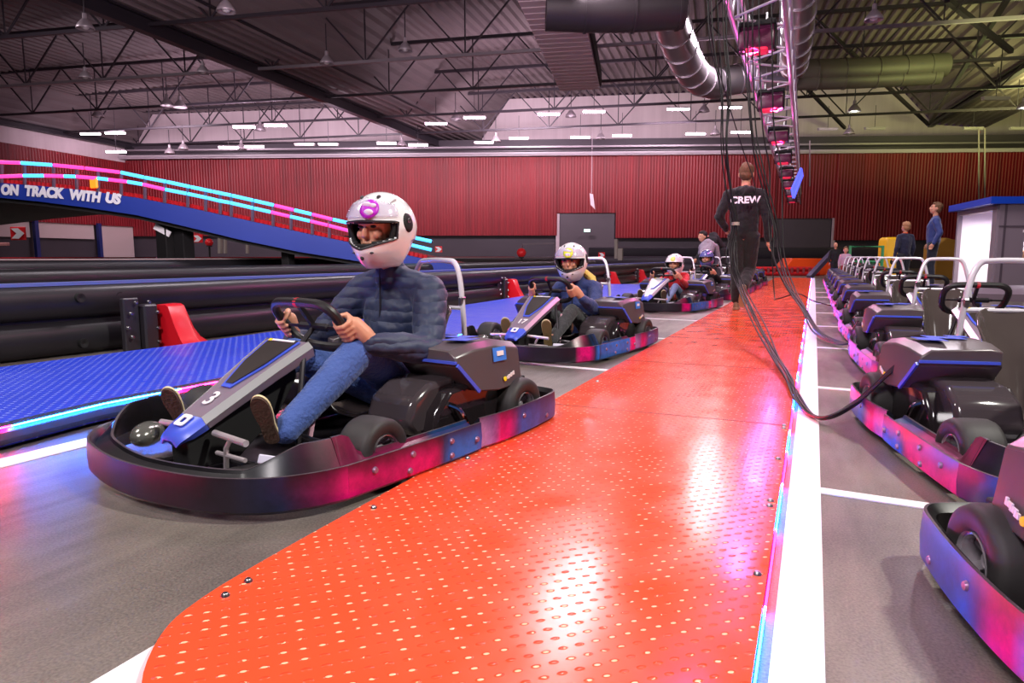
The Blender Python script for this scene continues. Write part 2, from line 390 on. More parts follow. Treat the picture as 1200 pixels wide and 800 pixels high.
for i, (px, py) in enumerate([(688, 270), (930, 276)]):
    p = atd(px, py, BW-1.0)
    b = MB(); b.box((0, 0, 0), (.42, .05, .2), .01); o = b.build('exit_sign', mat('sign_case', (60, 60, 60), .5)); o.location = p; o.rotation_euler = (0, 0, HALL_ROT)
    f_ = MB(); f_.box((0, -.03, 0), (.38, .01, .17)); f_.build('lit_face', glow('exit_face', (190, 250, 225), 2.2), o, smooth=0)
    tag(o, ['small lit sign on the grey door left of the blond driver', 'small lit sign on the dark door right of the crew member'][i], 'sign')
# pale gable wall above & soffit band
def gable_pt(px, py, off=0): 
    p = atd(px, py, BW+1.5); return p
GB = BW+1.6
def gz(py): return atd(600, py, GB).z
def ga(px): 
    d = ray(px, 200); return d.dot(V((CR.x, CR.y, 0)))/d.dot(GH)*GB
zv = gz(165); zh = gz(112); zl = gz(150)
# roof profile (a, z): folded sheet roof, ridge direction = hall axis
prof = [(ga(-500), gz(118)), (ga(-80), gz(130)), (ga(0), gz(172)), (ga(60), gz(172)), (ga(160), gz(172)), (ga(183), gz(134)), (ga(455), gz(124)), (ga(500), gz(168)), (ga(563), gz(166)), (ga(597), gz(116)), (ga(1045), gz(100)), (ga(1090), gz(146)), (ga(1150), gz(150)), (ga(1230), gz(100)), (ga(1600), gz(90))]
AX = V((CR.x*240/800+GH.x, CR.y*240/800+GH.y, 0)).normalized()   # hall axis (towards the back wall)
DECK = ribbed('roof_deck', (134, 118, 120), (98, 84, 90), .35, 0, .5, .1, panel=.3)
def corr_strip(b, p, q, length, rib=.46, dep=.13):
    """corrugated sheet between profile points p,q extruded backwards along the hall axis"""
    P = hall(p[0], GB, p[1]); Q = hall(q[0], GB, q[1]); d = Q-P; L_ = d.length; n = max(1, int(L_/rib)); nrm = V((0, 0, 1))
    pts = []
    for i in range(n):
        for f_, h_ in ((0, 0), (.35, 0), (.5, 1), (.85, 1)):
            pts.append(P+d*((i+f_)/n)+nrm*(dep*h_))
    pts.append(Q)
    back = AX*(-length)
    base = b.add(pts+[x+back for x in pts], []); m = len(pts)
    for i in range(m-1): b.f.append((base+i, base+i+1, base+m+i+1, base+m+i))
b = MB()
for i in range(len(prof)-1): corr_strip(b, prof[i], prof[i+1], 58)
roof = b.build('ceiling', DECK, smooth=0); struct(roof)
b = MB()
poly = [hall(a, GB, z) for a, z in prof]+[hall(prof[-1][0], GB, zt), hall(prof[0][0], GB, zt)]
b.prism(poly, GH*.15); struct(b.build('wall_back_gable', BEI, smooth=0))
# a few darker flat soffit panels between girders
# girders running to the back wall
GIR = mat('girder_paint', (46, 40, 48), .45, .2)
def girder(px, py, label, w=.22, h=.5):
    p = atd(px, py, GB); b = MB(); L_ = 44
    q = p-AX*L_; up = V((0, 0, 1))
    b.bar(p+up*h/2, q+up*h/2, w, .07); b.bar(p-up*h/2, q-up*h/2, w, .07); b.bar(p, q, .03, h)
    g = b.build('roof_girder', GIR, smooth=0); tag(g, label, 'girder')
girder(525, 172, 'dark roof girder running to the back wall, left of the pair at centre', .3, .45)
girder(563, 161, 'dark roof girder running to the back wall, right of the pair at centre', .3, .3)
girder(160, 172, 'dark roof girder running to the back wall at far left', .3, .3)
girder(1090, 146, 'dark roof girder running to the back wall at far right', .3, .3)
# lattice trusses across the hall
TR = mat('truss_paint', (62, 54, 62), .4, .3); TR2 = mat('truss_pale', (150, 138, 146), .4, .5)
labels = ['nearest roof lattice truss crossing the top of the view', 'second roof lattice truss from the camera', 'third roof lattice truss, middle of the hall', 'fourth roof lattice truss towards the back', 'fifth roof lattice truss near the lamps', 'last roof lattice truss close to the pale gable']
def truss(bb, zbot, ztop, label, a0=-34, a1=34, pale=False):
    t = empty('roof_truss', hall(0, bb, 0)); tag(t, label, 'roof truss')
    sl = -.24
    def P(a, z): 
        p = hall(a, bb+sl*a*.95, z)-V(t.location); return p
    b = MB(); b.bar(P(a0, zbot), P(a1, zbot), .11, .11); b.build('bottom_chord', TR2 if pale else TR, t, smooth=0)
    b = MB(); b.bar(P(a0, ztop), P(a1, ztop), .14, .14); b.build('top_chord', TR, t, smooth=0)
    b = MB(); step = 1.9; a = a0; k = 0
    while a < a1-step:
        b.bar(P(a, zbot if k % 2 else ztop), P(a+step, ztop if k % 2 else zbot), .055)
        if k % 2 == 0: b.bar(P(a+step, zbot), P(a+step, ztop), .04)
        a += step; k += 1
    b.build('web', TR, t, smooth=0)
for i, (bb, pale) in enumerate([(15, 0), (20, 0), (25.5, 1), (30.5, 0), (35.5, 0), (40.5, 0)]): truss(bb, 8.0, 10.1, labels[i], pale=pale)
for i, (p_, q_, b0, b1, lb) in enumerate([((1183, -5), (1090, 143), 24, 42, 'thick dark diagonal roof brace at far right'), ((960, 27), (1088, 146), 30, 44, 'dark diagonal roof brace right of the lighting truss'), ((945, 103), (990, 150), 40, 45, 'short dark brace against the pale gable, right of the lighting truss'), ((1110, 0), (1185, 60), 22, 26, 'dark brace at the upper right corner')]):
    b = MB(); b.bar(atd(*p_, b0), atd(*q_, b1), .16); tag(b.build('roof_brace', GIR, smooth=0), lb, 'roof brace')
for i, (p_, q_, bb_, lb) in enumerate([((160, 0), (110, 62), 24, 'left of the'), ((300, 0), (222, 88), 26, 'x')]): pass
# soffit band with rails in front of the red cladding
def hrail(name, py, b_, r, m, label, cat, sx0=140, sx1=1400):
    p = atd(sx0, py+6, b_+1.5); q = atd(sx1, py-9, b_-2.2); p.z = q.z = atd(600, py, b_).z
    bq = MB(); bq.bar(p, q, r, r); o = bq.build(name, m, smooth=0); tag(o, label, cat); return o
DK = mat('soffit_dark', (70, 60, 70), .6)
o, _ = wallbox('wall_back_soffit', 130, 1450, zt+.55, zt+1.05, .3, DK, off=.1)
hrail('cladding_rail', 180.5, 44.3, .22, mat('rail_pale', (205, 190, 200), .4), 'pale rail along the top of the red cladding on the back wall', 'rail')
hrail('pipe_run', 172, 43.6, .10, TR2, 'thin pipe running just above the pale rail on the back wall', 'pipe')
hrail('pipe_run', 176.5, 43.2, .07, TR, 'dark thin pipe below the upper pipe on the back wall', 'pipe')
# left wall
def lw(t): 
    A = V((-25.5, 46.4)); B = V((-27.9, 37.1)); return A+(B-A)*t
def lwbox(name, t0, t1, z0, z1, m, off, th=.1):
    p2, q2 = lw(t0), lw(t1); p, q = hall(p2.x, p2.y, 0), hall(q2.x, q2.y, 0); d = (q-p).normalized(); nrm = V((-d.y, d.x, 0))
    if nrm.dot(V((0, 0, 0))-p) < 0: nrm = -nrm
    c = (p+q)/2+nrm*off; b = MB(); b.box((0, 0, 0), ((q-p).length, th, z1-z0)); o = b.build(name, m, smooth=0)
    o.location = (c.x, c.y, (z0+z1)/2); o.rotation_euler = (0, 0, atan2(d.y, d.x)); return struct(o)
zlt = atd(157, 192, 46.4).z; zlb = atd(157, 266, 46.4).z
lwbox('wall_left', 0, 3.3, zlb, zlt, RC, .3)
lwbox('wall_left', 0, 3.3, 0, zlb+.1, GW, 0)
lwbox('wall_left_upper', 0, 3.3, zlt, zlt+3, BEI, -.1)
PAN = mat('white_panel', (200, 178, 178), .5)
zp0 = atd(0, 277, 37.1).z; zp1 = atd(0, 250, 37.1).z
for i, (t0, t1, zz) in enumerate([(.02, .30, .15), (.345, .75, zp0), (.795, 1.4, zp0)]): lwbox('window_%d' % (i+1), t0, t1, max(zz, .15), zlb+.05, PAN, .2, .08)
BLC = mat('blue_column', (30, 40, 104), .5)
for i, t in enumerate([.323, .772]): lwbox('trim_%d' % (i+5), t-.012, t+.012, 0, zlb+.1, BLC, .42, .2)
# ---------------- ducts
SILV = mat('duct_silver', (190, 178, 186), .3, .9, noise=.1, nscale=3)
def duct(name, pts, r, label, m=SILV, ringstep=.9):
    P = smooth_path(pts, 8); R = []; b = MB(); b.tube(P, r, 20); o = b.build(name, m); tag(o, label, 'duct')
    acc = 0
    for i in range(1, len(P)):
        acc += (P[i]-P[i-1]).length
        if acc > ringstep: acc = 0; d = (P[i]-P[i-1]).normalized(); b = MB(); b.lathe([(r, -.03), (r+.03, -.03), (r+.03, .03), (r, .03)], P[i], d, 20); b.build('seam_ring', m, o)
    return o
duct('air_duct', [atd(785, 15, 20), atd(793, 45, 21.5), atd(812, 85, 24), atd(835, 98, 25.5), atd(870, 92, 26), atd(930, 88, 26)], .52, 'big silver air duct bending down left of the lighting truss')
duct('air_duct', [atd(938, -60, 15), atd(936, 0, 17), atd(933, 50, 19.5), atd(930, 78, 22)], .40, 'round air duct running towards the camera just right of the lighting truss')
OLV = mat('duct_olive', (112, 106, 92), .5, .3)
duct('air_duct', [atd(925, 84, 26), atd(1000, 82, 26), atd(1108, 76, 26)], .42, 'upper of the two horizontal dull ducts at right', OLV)
duct('air_duct', [atd(925, 96, 26), atd(1000, 94, 26), atd(1100, 89, 26)], .30, 'lower of the two horizontal dull ducts at right', OLV)
duct('air_duct', [atd(640, 10, 17), atd(720, 12, 17), atd(800, 8, 17)], .5, 'dark round duct crossing the top edge of the view', mat('duct_dark', (60, 52, 56), .45, .5))
# rectangular corrugated duct / cable tray box coming down from the top centre
p0, p1 = atd(632, -50, 15.5), atd(680, 66, 27); p1.z = p0.z+.2
b = MB(); d = (p1-p0); n = 26
for i in range(n):
    s0, s1 = p0+d*(i/n), p0+d*((i+.8)/n); b.bar(s0, s1, 1.5, .55)
b.bar(p0, p1, 1.4, .45); o = b.build('ribbed_duct', mat('duct_ribbed', (196, 172, 178), .5, .1), smooth=0); tag(o, 'flat ribbed air duct hanging from the roof at top centre', 'duct')
b = MB(); sd = d.normalized().cross(V((0, 0, 1)))
b.bar(p0+sd*.78+V((0, 0, .1)), p1+sd*.78+V((0, 0, .1)), .08, .5); b.build('side_flange', MATTEBLACK, o, smooth=0)
# ---------------- tube lamps and bell lamps
TUBE = glow('tube_lamp', (255, 222, 246), 26); OFFT = mat('tube_off', (180, 168, 170), .4)
def tubelamp(px, py, b_, on, label, group=None, L_=1.15):
    p = atd(px, py, b_); t = empty('tube_lamp', p, HALL_ROT); tag(t, label, 'ceiling lamp', group)
    b = MB(); b.box((0, 0, .07), (L_, .22, .06), .01); b.build('housing', OFFT, t, smooth=0)
    b = MB(); b.tube([(-L_/2+.03, -.05, 0), (L_/2-.03, -.05, 0)], .05, 8); b.tube([(-L_/2+.03, .05, 0), (L_/2-.03, .05, 0)], .05, 8)
    b.build('tube', TUBE if on else OFFT, t)
    b = MB(); b.tube([(0, 0, .1), (0, 0, 1.3)], .015, 5); b.build('hanging_wire', TR, t)
    return t
g1 = 'lit tube lamps under the roof at the back'
for px, py in [(106, 157), (135, 156), (286, 149), (323, 147), (268, 173), (298, 172), (453, 168), (490, 170), (511, 145), (556, 138), (643, 134), (696, 131), (680, 161), (729, 159), (795, 128), (856, 126), (815, 157), (868, 155), (136, 178)]:
    tubelamp(px, py, 41 if py > 150 else 36, True, 'lit white tube lamp hanging under the roof in front of the pale gable', g1)
for px, py in [(567, 168), (608, 163), (970, 152), (1025, 151), (1167, 116), (1140, 151), (1195, 151), (357, 170), (385, 170)]:
    tubelamp(px, py, 40 if py > 140 else 30, False, 'unlit tube lamp hanging under the dark part of the roof', 'unlit tube lamps under the roof')
def bell(px, py, b_, on, label, group=None, s=1):
    p = atd(px, py, b_); o = empty('bell_lamp', p); tag(o, label, 'ceiling lamp', group)
    b = MB(); b.lathe([(.30*s, 0), (.27*s, .10*s), (.16*s, .26*s), (.08*s, .34*s), (.07*s, .52*s), (.0, .53*s)], n=18); q = b.build('shade', mat('bell_shade', (165, 150, 158), .35, .3), o)
    md = q.modifiers.new('s', 'SOLIDIFY'); md.thickness = .01
    b = MB(); b.ell((0, 0, .08*s), (.13*s, .13*s, .1*s)); b.build('bulb', glow('bulb_lit', (235, 255, 225), 30) if on else mat('bulb_off', (215, 205, 210), .3), o)
    b = MB(); b.tube([(0, 0, .5*s), (0, 0, .5*s+.9)], .02, 6); b.build('hanging_rod', TR, o)
for px, py, bb in [(100, 34, 20), (265, 14, 18), (383, 75, 24), (238, 86, 26), (100, 92, 27), (115, 137, 37), (305, 153, 38), (534, 141, 37), (669, 137, 38), (825, 131, 38), (475, 60, 23), (196, 124, 33), (211, 126, 33), (1024, 24, 19), (1009, 84, 26), (995, 157, 40), (581, 166, 41), (704, 163, 41), (838, 158, 41), (283, 175, 42), (471, 171, 42), (199, 180, 42), (215, 175, 42)]:
    bell(px, py, bb, False, 'unlit bell-shaped lamp hanging under the roof', 'unlit bell lamps under the roof', s=1.0 if bb > 30 else .8)
bell(1001, 131, 30, True, 'only lit bell lamp, hanging right of the lighting truss', s=.9)
bell(1199, 127, 30, True, 'lit bell lamp cut by the right edge of the photo', s=.8)
# little hanging white thing & wires near the wall
b = MB(); p = atd(693, 236, 43.5); b.prism([p+V(x) for x in ((-.12, 0, .5), (.1, 0, .45), (.25, 0, -.5), (.05, 0, -.3), (-.05, 0, -.2))], (0, .02, 0)); b.tube([p+V((0, 0, .5)), p+V((0, 0, 4.5))], .015, 5)
tag(b.build('hanging_cloth', mat('cloth_white', (225, 205, 215), .7)), 'small white rag hanging on a string in front of the red back wall', 'rag')
for i, (px, y0, y1) in enumerate([(949, 165, 218), (1147, 150, 236), (1154, 150, 236)]):
    b = MB(); b.bar(atd(px, y0, 39), atd(px, y1, 39), .07); tag(b.build('hanging_wire', mat('wire_pale', (120, 104, 106), .5), smooth=0), ['pale thin rod hanging from the roof right of the blue light frame', 'left of the two cables hanging above the booth', 'right of the two cables hanging above the booth'][i], 'cable')
# ---------------- lighting truss with moving heads above the platform
PT = mat('truss_aluminium', (215, 200, 214), .35, .35)
lt = empty('lighting_truss', (-.7, 9.4, 3.6)); tag(lt, 'aluminium box truss full of lights hanging high above the red platform', 'truss')
def tp(y): # centre line: parallel to the platform
    return V((-.74-.012*(y-9.4), y, 3.78))
w_, h_ = .29, .27
b = MB()
for sx in (-1, 1):
    for sz in (-1, 1): b.tube([tp(y)-V(lt.location)+V((sx*w_, 0, sz*h_)) for y in (5.2, 40)], .032, 8)
b.build('chord', PT, lt)
b = MB(); y = 5.2; k = 0
while y < 38:
    c_ = tp(y)-V(lt.location); e_ = tp(y+.5)-V(lt.location); s_ = 1 if k % 2 else -1
    b.tube([c_+V((w_, 0, -h_*s_)), e_+V((w_, 0, h_*s_))], .012, 6); b.tube([c_+V((-w_, 0, -h_*s_)), e_+V((-w_, 0, h_*s_))], .016, 6)
    b.tube([c_+V((-w_*s_, 0, -h_)), e_+V((w_*s_, 0, -h_))], .016, 6)
    y += .5; k += 1
b.build('lacing', PT, lt)
for y in (8, 14, 20, 26, 32):
    b = MB(); q_ = tp(y)-V(lt.location); b.tube([q_+V((0, 0, .3)), q_+V((0, 0, 5.6))], .018, 6); b.build('hanging_wire', TR, lt)
HEADM = mat('light_head', (92, 20, 62), .35); LENS = glow('pink_lens', (235, 40, 80), .5)
def head(y, label, group):
    p = tp(y)+V((-.02, 0, -.5)); o = empty('stage_light', p); tag(o, label, 'stage light', group)
    b = MB(); b.box((0, 0, .02), (.40, .30, .22), .04, seg=2); b.build('lamp_body', HEADM, o)
    b = MB(); b.box((0, -.05, -.10), (.26, .2, .06), .02); b.build('lens', LENS if int(y*2) % 2 or True else HEADM, o)
    b = MB(); b.box((-.20, 0, .06), (.03, .16, .3), .01); b.box((.20, 0, .06), (.03, .16, .3), .01); b.box((0, 0, .21), (.42, .2, .07), .015); b.build('yoke', MATTEBLACK, o)
    b = MB(); b.tube([(-.1, 0, .24), (-.1, 0, .34)], .02, 6); b.tube([(.1, 0, .24), (.1, 0, .34)], .02, 6); b.build('clamp', STEEL, o)
    b = MB(); b.box((-.04, -.135, .07), (.09, .004, .03)); b.build('maker_plate', mat('plate_pink', (225, 190, 205), .4), o, smooth=0)
head(9.0, 'nearest pink stage light hanging under the aluminium truss', 'stage lights under the truss')
for i, y in enumerate([12.6, 16.2, 19.8, 23.4, 27, 30.6, 34]): head(y, 'pink stage light hanging under the aluminium truss, behind the nearest one', 'stage lights under the truss')
# blue lit frame
bf = MB(); q0, q1, q2, q3 = atd(930, 232, 18), atd(928, 222, 18), atd(939, 197, 18), atd(940, 206, 18)
bf.tube([q0, q1, q2, q3, q0], .035, 6); bf.tube([(q0+q1)/2, (q2+q3)/2], .03, 6)
tag(bf.build('neon_shape', glow('frame_blue', (80, 90, 230), 1.3)), 'blue lit slanted frame hanging beside the far end of the lighting truss', 'light frame')
# ================================================================ BARRIERS, BRIDGE, BOOTH
BARM = mat('barrier_black', (29, 27, 32), .36, noise=.3, nscale=2.5)
def bprofile(h):
    """outer face bulges: two stacked rounded rails with a groove between"""
    P = []
    hh = h/2
    for k in range(2):
        z0 = k*hh
        for t in range(0, 9):
            a = -pi/2+pi*t/8; P.append((-.085*cos(a)*1.0, z0+hh/2+hh*.47*sin(a)))
    P.append((.10, h-.01)); P.append((.16, h-.05)); P.append((.16, .02)); return P
def barrier(name, pts, h, label, m=BARM, cap=None, joints=(), capname='top_edge', flip=1):
    pts = [V((p[0], p[1], 0)) for p in pts]; P = smooth_path(pts, 4); org = P[len(P)//2].copy(); rings = []
    pr = bprofile(h)
    for i, p in enumerate(P):
        t = (P[min(i+1, len(P)-1)]-P[max(i-1, 0)]).normalized(); n = V((-t.y, t.x, 0))*flip
        rings.append([p+n*(x+.085)+V((0, 0, z))-org for x, z in pr])
    root = empty(name, org); tag(root, label, 'track barrier')
    b = MB(); b.loft(rings); b.build('rail', m, root, smooth=60)
    if cap:
        rings = []
        for i, p in enumerate(P):
            t = (P[min(i+1, len(P)-1)]-P[max(i-1, 0)]).normalized(); n = V((-t.y, t.x, 0))*flip
            rings.append([p+n*x+V((0, 0, z))-org for x, z in ((.06, h-.012), (.20, h-.012), (.20, h+.012), (.06, h+.012))])
        b = MB(); b.loft(rings); b.build(capname, cap, root)
    return root, P
A_pts = [(-5.35, .2), (-5.26, 1.5), (-5.19, 2.884), (-5.12, 3.67), (-5.02, 5.02), (-4.86, 7.8), (-4.76, 10.5), (-4.69, 16.6), (-4.66, 19.6), (-4.5, 24)]
ba, PA = barrier('track_barrier', A_pts, .55, 'long low black plastic barrier with two stacked rails, nearest one along the blue platform', cap=mat('cap_led_reflection', (96, 112, 180), .4))  # top edge coloured blue to stand for the LED reflection on it
# joint holes & bolts on the near barrier
hb = MB()
for (px, py) in [(94, 349), (140, 347), (173, 345), (213, 343), (98, 402), (150, 400), (216, 390), (390, 0)]:
    if py == 0: continue
    p = at(px, py+0, 0); d = ray(px, py)
    # intersect with barrier face plane x = about -5.1
    t = (-5.13-0)/d.x; q = V((0, 0, H))+d*t
    hb = MB(); hb.lathe([(.036, -.03), (.036, .012), (.028, .012), (.0, .002)], q-V(ba.location), (1, 0, 0), 14); hb.build('bolt_recess', MATTEBLACK, ba)
def joint(x, y, label_j, label_r, s=1, only=False):
    o = empty('barrier_joint', (x, y, 0), radians(-4), s); tag(o, label_j, 'barrier joint', None)
    b = MB(); b.box((-.04, .0, .21), (.14, .13, .40), .015); b.box((-.06, -.14, .24), (.06, .14, .46), .01); b.build('post', mat('joint_grey', (48, 44, 50), .4), o)
    b = MB()
    for (dy, z) in [(-.17, .14), (-.17, .34), (-.12, .43), (.0, .43), (-.2, .22), (.055, .08), (.055, .2), (.055, .34)]:
        b.lathe([(.0, .02), (.012, .018), (.016, .008), (.018, 0)], (.032 if dy > 0.03 else .0, dy, z), (1, 0, 0), 10)
    b.build('bolt', STEEL, o)
    r = empty('red_kerb_block', (x+.02, y+.09, 0), radians(-4), s); tag(r, label_r, 'kerb block')
    b = MB(); prof_ = [(0, .40), (.02, .405), (.05, .39), (.08, .32), (.11, .22), (.16, .11), (.24, .03), (.30, 0), (0, 0)]
    # curved wedge: steep at left, sweeping down to the right
    poly = [(0, 0, 0), (0, 0, .40), (0, .16, .405), (0, .19, .33), (0, .24, .20), (0, .31, .10), (0, .42, .02), (0, .46, 0)]
    rings = []
    for k, (xx, sc_) in enumerate([(-.05, 1), (.06, 1), (.10, .96), (.16, .6), (.24, .25), (.32, .04)]):
        rings.append([(xx, p[1]*(1 if k < 3 else .96), max(p[2]*sc_, .002*k)) for p in poly])
    b.loft(rings); b.build('block', RED, r, smooth=50)
    b = MB()
    for (yy, z) in [(.04, .36), (.13, .36), (.05, .27), (.12, .14)]: b.lathe([(.0, .008), (.01, .006), (.013, 0)], (.095 if z > .3 else .105, yy, z-.01), (1, 0, .1), 10)
    b.build('bolt', STEEL, r)
jl = ['nearest black bolted post on the left barrier', 'black bolted post on the barrier just left of the blond driver', 'third black bolted post on the left barrier', 'farthest black bolted post on the left barrier']
rl = ['nearest curved red block on the left barrier, behind the front kart', 'second curved red block, on the barrier left of the blond driver', 'small curved red block on the barrier right of the blond driver', 'farthest small red block on the barrier, left of the child in red']
for i, (px, py) in enumerate([(178, 411), (592, 353), (713, 336), (747, 331)]):
    p = at(px, py); joint(p.x+.0, p.y, jl[i], rl[i], [.92, .92, .92, .92][i])
# barriers behind
barrier('track_barrier', [(-8.6, -1), (-8.6, 3), (-8.3, 6), (-7.9, 10), (-7.2, 15), (-6.6, 22)], .62, 'second black plastic barrier behind the nearest one at left')
barrier('track_barrier', [(-13, -2), (-12.9, 4), (-12.4, 8), (-11.7, 13), (-10.6, 19), (-9.6, 26)], .70, 'third black plastic barrier, below the blue bridge', cap=mat('cap_pale', (170, 150, 150), .4))
barrier('track_barrier', [(-18.5, 0), (-18.0, 6), (-17, 13), (-15.5, 20), (-13, 30)], .72, 'farthest black barrier at left, below the white wall panels', cap=mat('cap_red', (200, 40, 50), .4))
# far transverse barriers
def hb_(name, pxs, b_, h, m, label, depth=.3, z0=0):
    p, q = atd(pxs[0], 300, b_), atd(pxs[1], 300, b_); p.z = q.z = 0; org = (p+q)/2; d = (q-p).normalized(); n = V((-d.y, d.x, 0)); o = empty(name, org); tag(o, label, 'track barrier')
    pr = bprofile(h); b = MB(); b.loft([[e-org+n*(x+.085)+V((0, 0, z+z0)) for x, z in pr] for e in (p, p.lerp(q, .5), q)]); b.build('rail', m, o, smooth=60); return o
hb_('track_barrier', (500, 860), 33, .75, mat('barrier_grey', (88, 78, 92), .4), 'grey plastic barrier crossing the hall behind the blond driver and the child', .3)
hb_('track_barrier', (690, 1050), 37, 1.25, mat('fence_dark', (58, 50, 62), .5), 'tall dark boarding below the red back wall near the crew member')
hb_('track_barrier', (300, 660), 29, .72, BARM, 'black barrier crossing behind the front driver, near the red ball')
REDB = mat('red_barrier', (205, 30, 38), .4)
rb_ = hb_('red_kerb', (882, 962), 26.5, .36, REDB, 'low red kerb closing the far end of the red platform')
rb_['category'] = 'kerb'
for k in range(11): 
    p, q = atd(884, 300, 26.3), atd(960, 300, 26.3); pp = p.lerp(q, (k+.5)/11); pp.z = .22; b = MB(); b.box((0, 0, 0), (.1, .03, .2), .01); o = b.build('slot', mat('red_dark', (120, 14, 22), .5), rb_); o.location = pp-V(rb_.location)
org = atd(950, 318, 27.5); org.z = 0
b = MB(); b.prism([hall(0, 0, 0)+V((CR.x*x, CR.y*x, z)) for x, z in ((-1.3, 0), (-.75, .68), (.95, .66), (.95, 0))], GH*1.1); o = b.build('orange_ramp', mat('orange_vinyl', (250, 82, 22), .4), smooth=0, bevel=.04); o.location = org; tag(o, 'orange padded wedge at the far end of the platform, right of the red kerb', 'ramp')
b = MB(); b.bar(atd(948, 325, 24), atd(975, 296, 25), .16, .16); tag(b.build('leaning_pole', mat('pole_violet', (96, 84, 112), .5), smooth=0), 'grey pole leaning beside the orange wedge at the far end', 'pole')
# round markers & chevrons
def chevron(px, py, b_, s, label):
    p = atd(px, py, b_); o = empty('chevron_sign', p, HALL_ROT); tag(o, label, 'sign')
    b = MB(); b.box((0, 0, 0), (s*1.05, .04, s*.9), .01); b.build('board', mat('chevron_red', (225, 30, 40), .4), o)
    b = MB(); b.prism([(x*s, -.028, z*s) for x, z in ((-.45, .34), (.05, .36), (.46, 0), (.05, -.36), (-.45, -.34), (-.08, 0))], (0, -.004, 0)); b.build('arrow', WHITE, o, smooth=0)
chevron(21.5, 273.5, 20, .42, 'red and white arrow board at far left, in front of the white panels')
chevron(232, 279.5, 23, .30, 'small red and white arrow board below the middle of the blue bridge')
chevron(514, 292, 20, .20, 'small red and white arrow board right of the front driver\'s helmet')
chevron(705, 299, 27, .25, 'small red and white arrow board right of the blond driver\'s helmet')
b = MB(); p = atd(4, 286, 20); b.box(p, (.5, .06, .09), .01); tag(b.build('red_white_board', mat('rw', (225, 150, 150), .5)), 'red and white board cut by the left edge below the arrow board', 'board')
for px, py, b_, r, label in [(245, 284, 23, .13, 'red ball marker below the blue bridge'), (611, 296, 25, .17, 'red ball marker on a post left of the blond driver')]:
    p = atd(px, py, b_); o = empty('ball_marker', p); tag(o, label, 'marker')
    b = MB(); b.ell((0, 0, 0), r, 18, 12); b.build('ball', mat('ball_red', (230, 35, 42), .25), o)
    b = MB(); b.tube([(0, 0, -r*.9), (0, 0, -p.z)], .03, 8); b.lathe([(0, -r*.75), (.09, -r*.85), (.1, -r*1.1), (0, -r*1.1)], n=12); b.build('stand', MATTEBLACK, o)
b = MB(); b.bar(atd(612, 286, 30), atd(650, 285, 30), .07); b.bar(atd(612, 286, 30), atd(612, 306, 30), .06); b.bar(atd(650, 285, 30), atd(650, 306, 30), .06)
tag(b.build('gate_frame', mat('frame_grey', (130, 112, 122), .5), smooth=0), 'thin grey rectangular frame left of the blond driver by the back wall', 'frame')
for i, (px, y0, y1, w) in enumerate([(258, 268, 294, .16), (264, 272, 294, .12), (290, 274, 294, .12), (722, 280, 300, .14), (727, 291, 302, .2)]):
    b = MB(); p, q = atd(px, y0, 30), atd(px, y1+3, 30); b.bar(p, q, w); o = b.build('pale_post', mat('post_pale', (170, 158, 150), .6), smooth=0, bevel=.02)
    tag(o, ['tall pale post below the bridge, left of its pair', 'tall pale post below the bridge, right of its pair', 'single pale post below the falling part of the bridge', 'tall pale post right of the grey door', 'short pale post right of the grey door'][i], 'post')
# ---------------- bridge
BL = mat('bridge_blue', (22, 52, 150), .45, noise=.12, nscale=1.2)
org = atd(150, 300, 15); org.z = 0
br = empty('track_bridge', org); tag(br, 'long blue kart track bridge with lit rails descending from the left', 'bridge')
def dep(px): return 14.0+ .0015*px
tops = [(-260, 236), (-120, 219), (-40, 213), (0, 214), (45, 217.5), (100, 223), (160, 231.5), (220, 243), (280, 256), (350, 271.5), (420, 286), (500, 304), (540, 312)]
bots = [(-260, 255), (-120, 238), (-40, 231), (0, 231.5), (45, 236), (100, 243), (160, 252), (220, 266), (280, 280.5), (350, 295), (420, 306), (500, 316), (540, 319)]
def W(px, py, off=0): 
    p = atd(px, py, dep(px))-org; return p+GH*off
T_ = [W(*p) for p in tops]; B_ = [W(*p) for p in bots]; th = GH*.12
b = MB()
rings = [[t, t+th, bb+th, bb] for t, bb in zip(T_, B_)]
b.loft(rings); b.build('side_panel', BL, br, smooth=0)
b = MB(); deck = GH*4.4; dz = V((0, 0, -.28))
b.loft([[t+th+V((0, 0, -.06)), t+deck+V((0, 0, -.06)), bb+deck+dz*.3, bb+th+dz*.3] for t, bb in zip(T_, B_)]); b.build('deck', MATTEBLACK, br, smooth=0)
b = MB(); b.loft([[t+deck, t+deck+th, bb+deck+th, bb+deck] for t, bb in zip(T_, B_)]); b.build('far_side_panel', mat('bridge_far', (120, 22, 34), .5), br, smooth=0)
ur = [(-60, 187), (0, 190), (25, 191), (63, 193.5), (100, 197), (142, 202), (170, 208), (196, 213), (224, 219), (250, 224.5), (272, 229), (298, 235), (322, 240.5), (345, 246), (366, 251), (390, 257), (410, 261.5), (440, 268), (470, 275), (507, 283)]
lr = [(-60, 206), (0, 207), (28, 206), (53, 206), (76, 206.5), (90, 207), (115, 209), (128, 210.5), (150, 213), (168, 216), (194, 222), (220, 227), (244, 232), (256, 235), (270, 237.5), (298, 244), (318, 248.5), (340, 253.5), (364, 259), (385, 264), (410, 270.5), (440, 277), (470, 284), (507, 293)]
cy_ = glow('rail_blue', (75, 190, 255), 1.7); pk_ = glow('rail_pink', (255, 60, 150), 1.7)
seqU = [1, 1, 0, 1, 1, 0, 0, 0, 0, 0, 0, 0, 1, 0, 1, 0, 0, 1, 0]; seqL = [1, 1, 0, 1, 0, 1, 0, 1, 0, 1, 0, 0, 0, 0, 0, 0, 1, 0, 1, 1, 0, 1, 0]
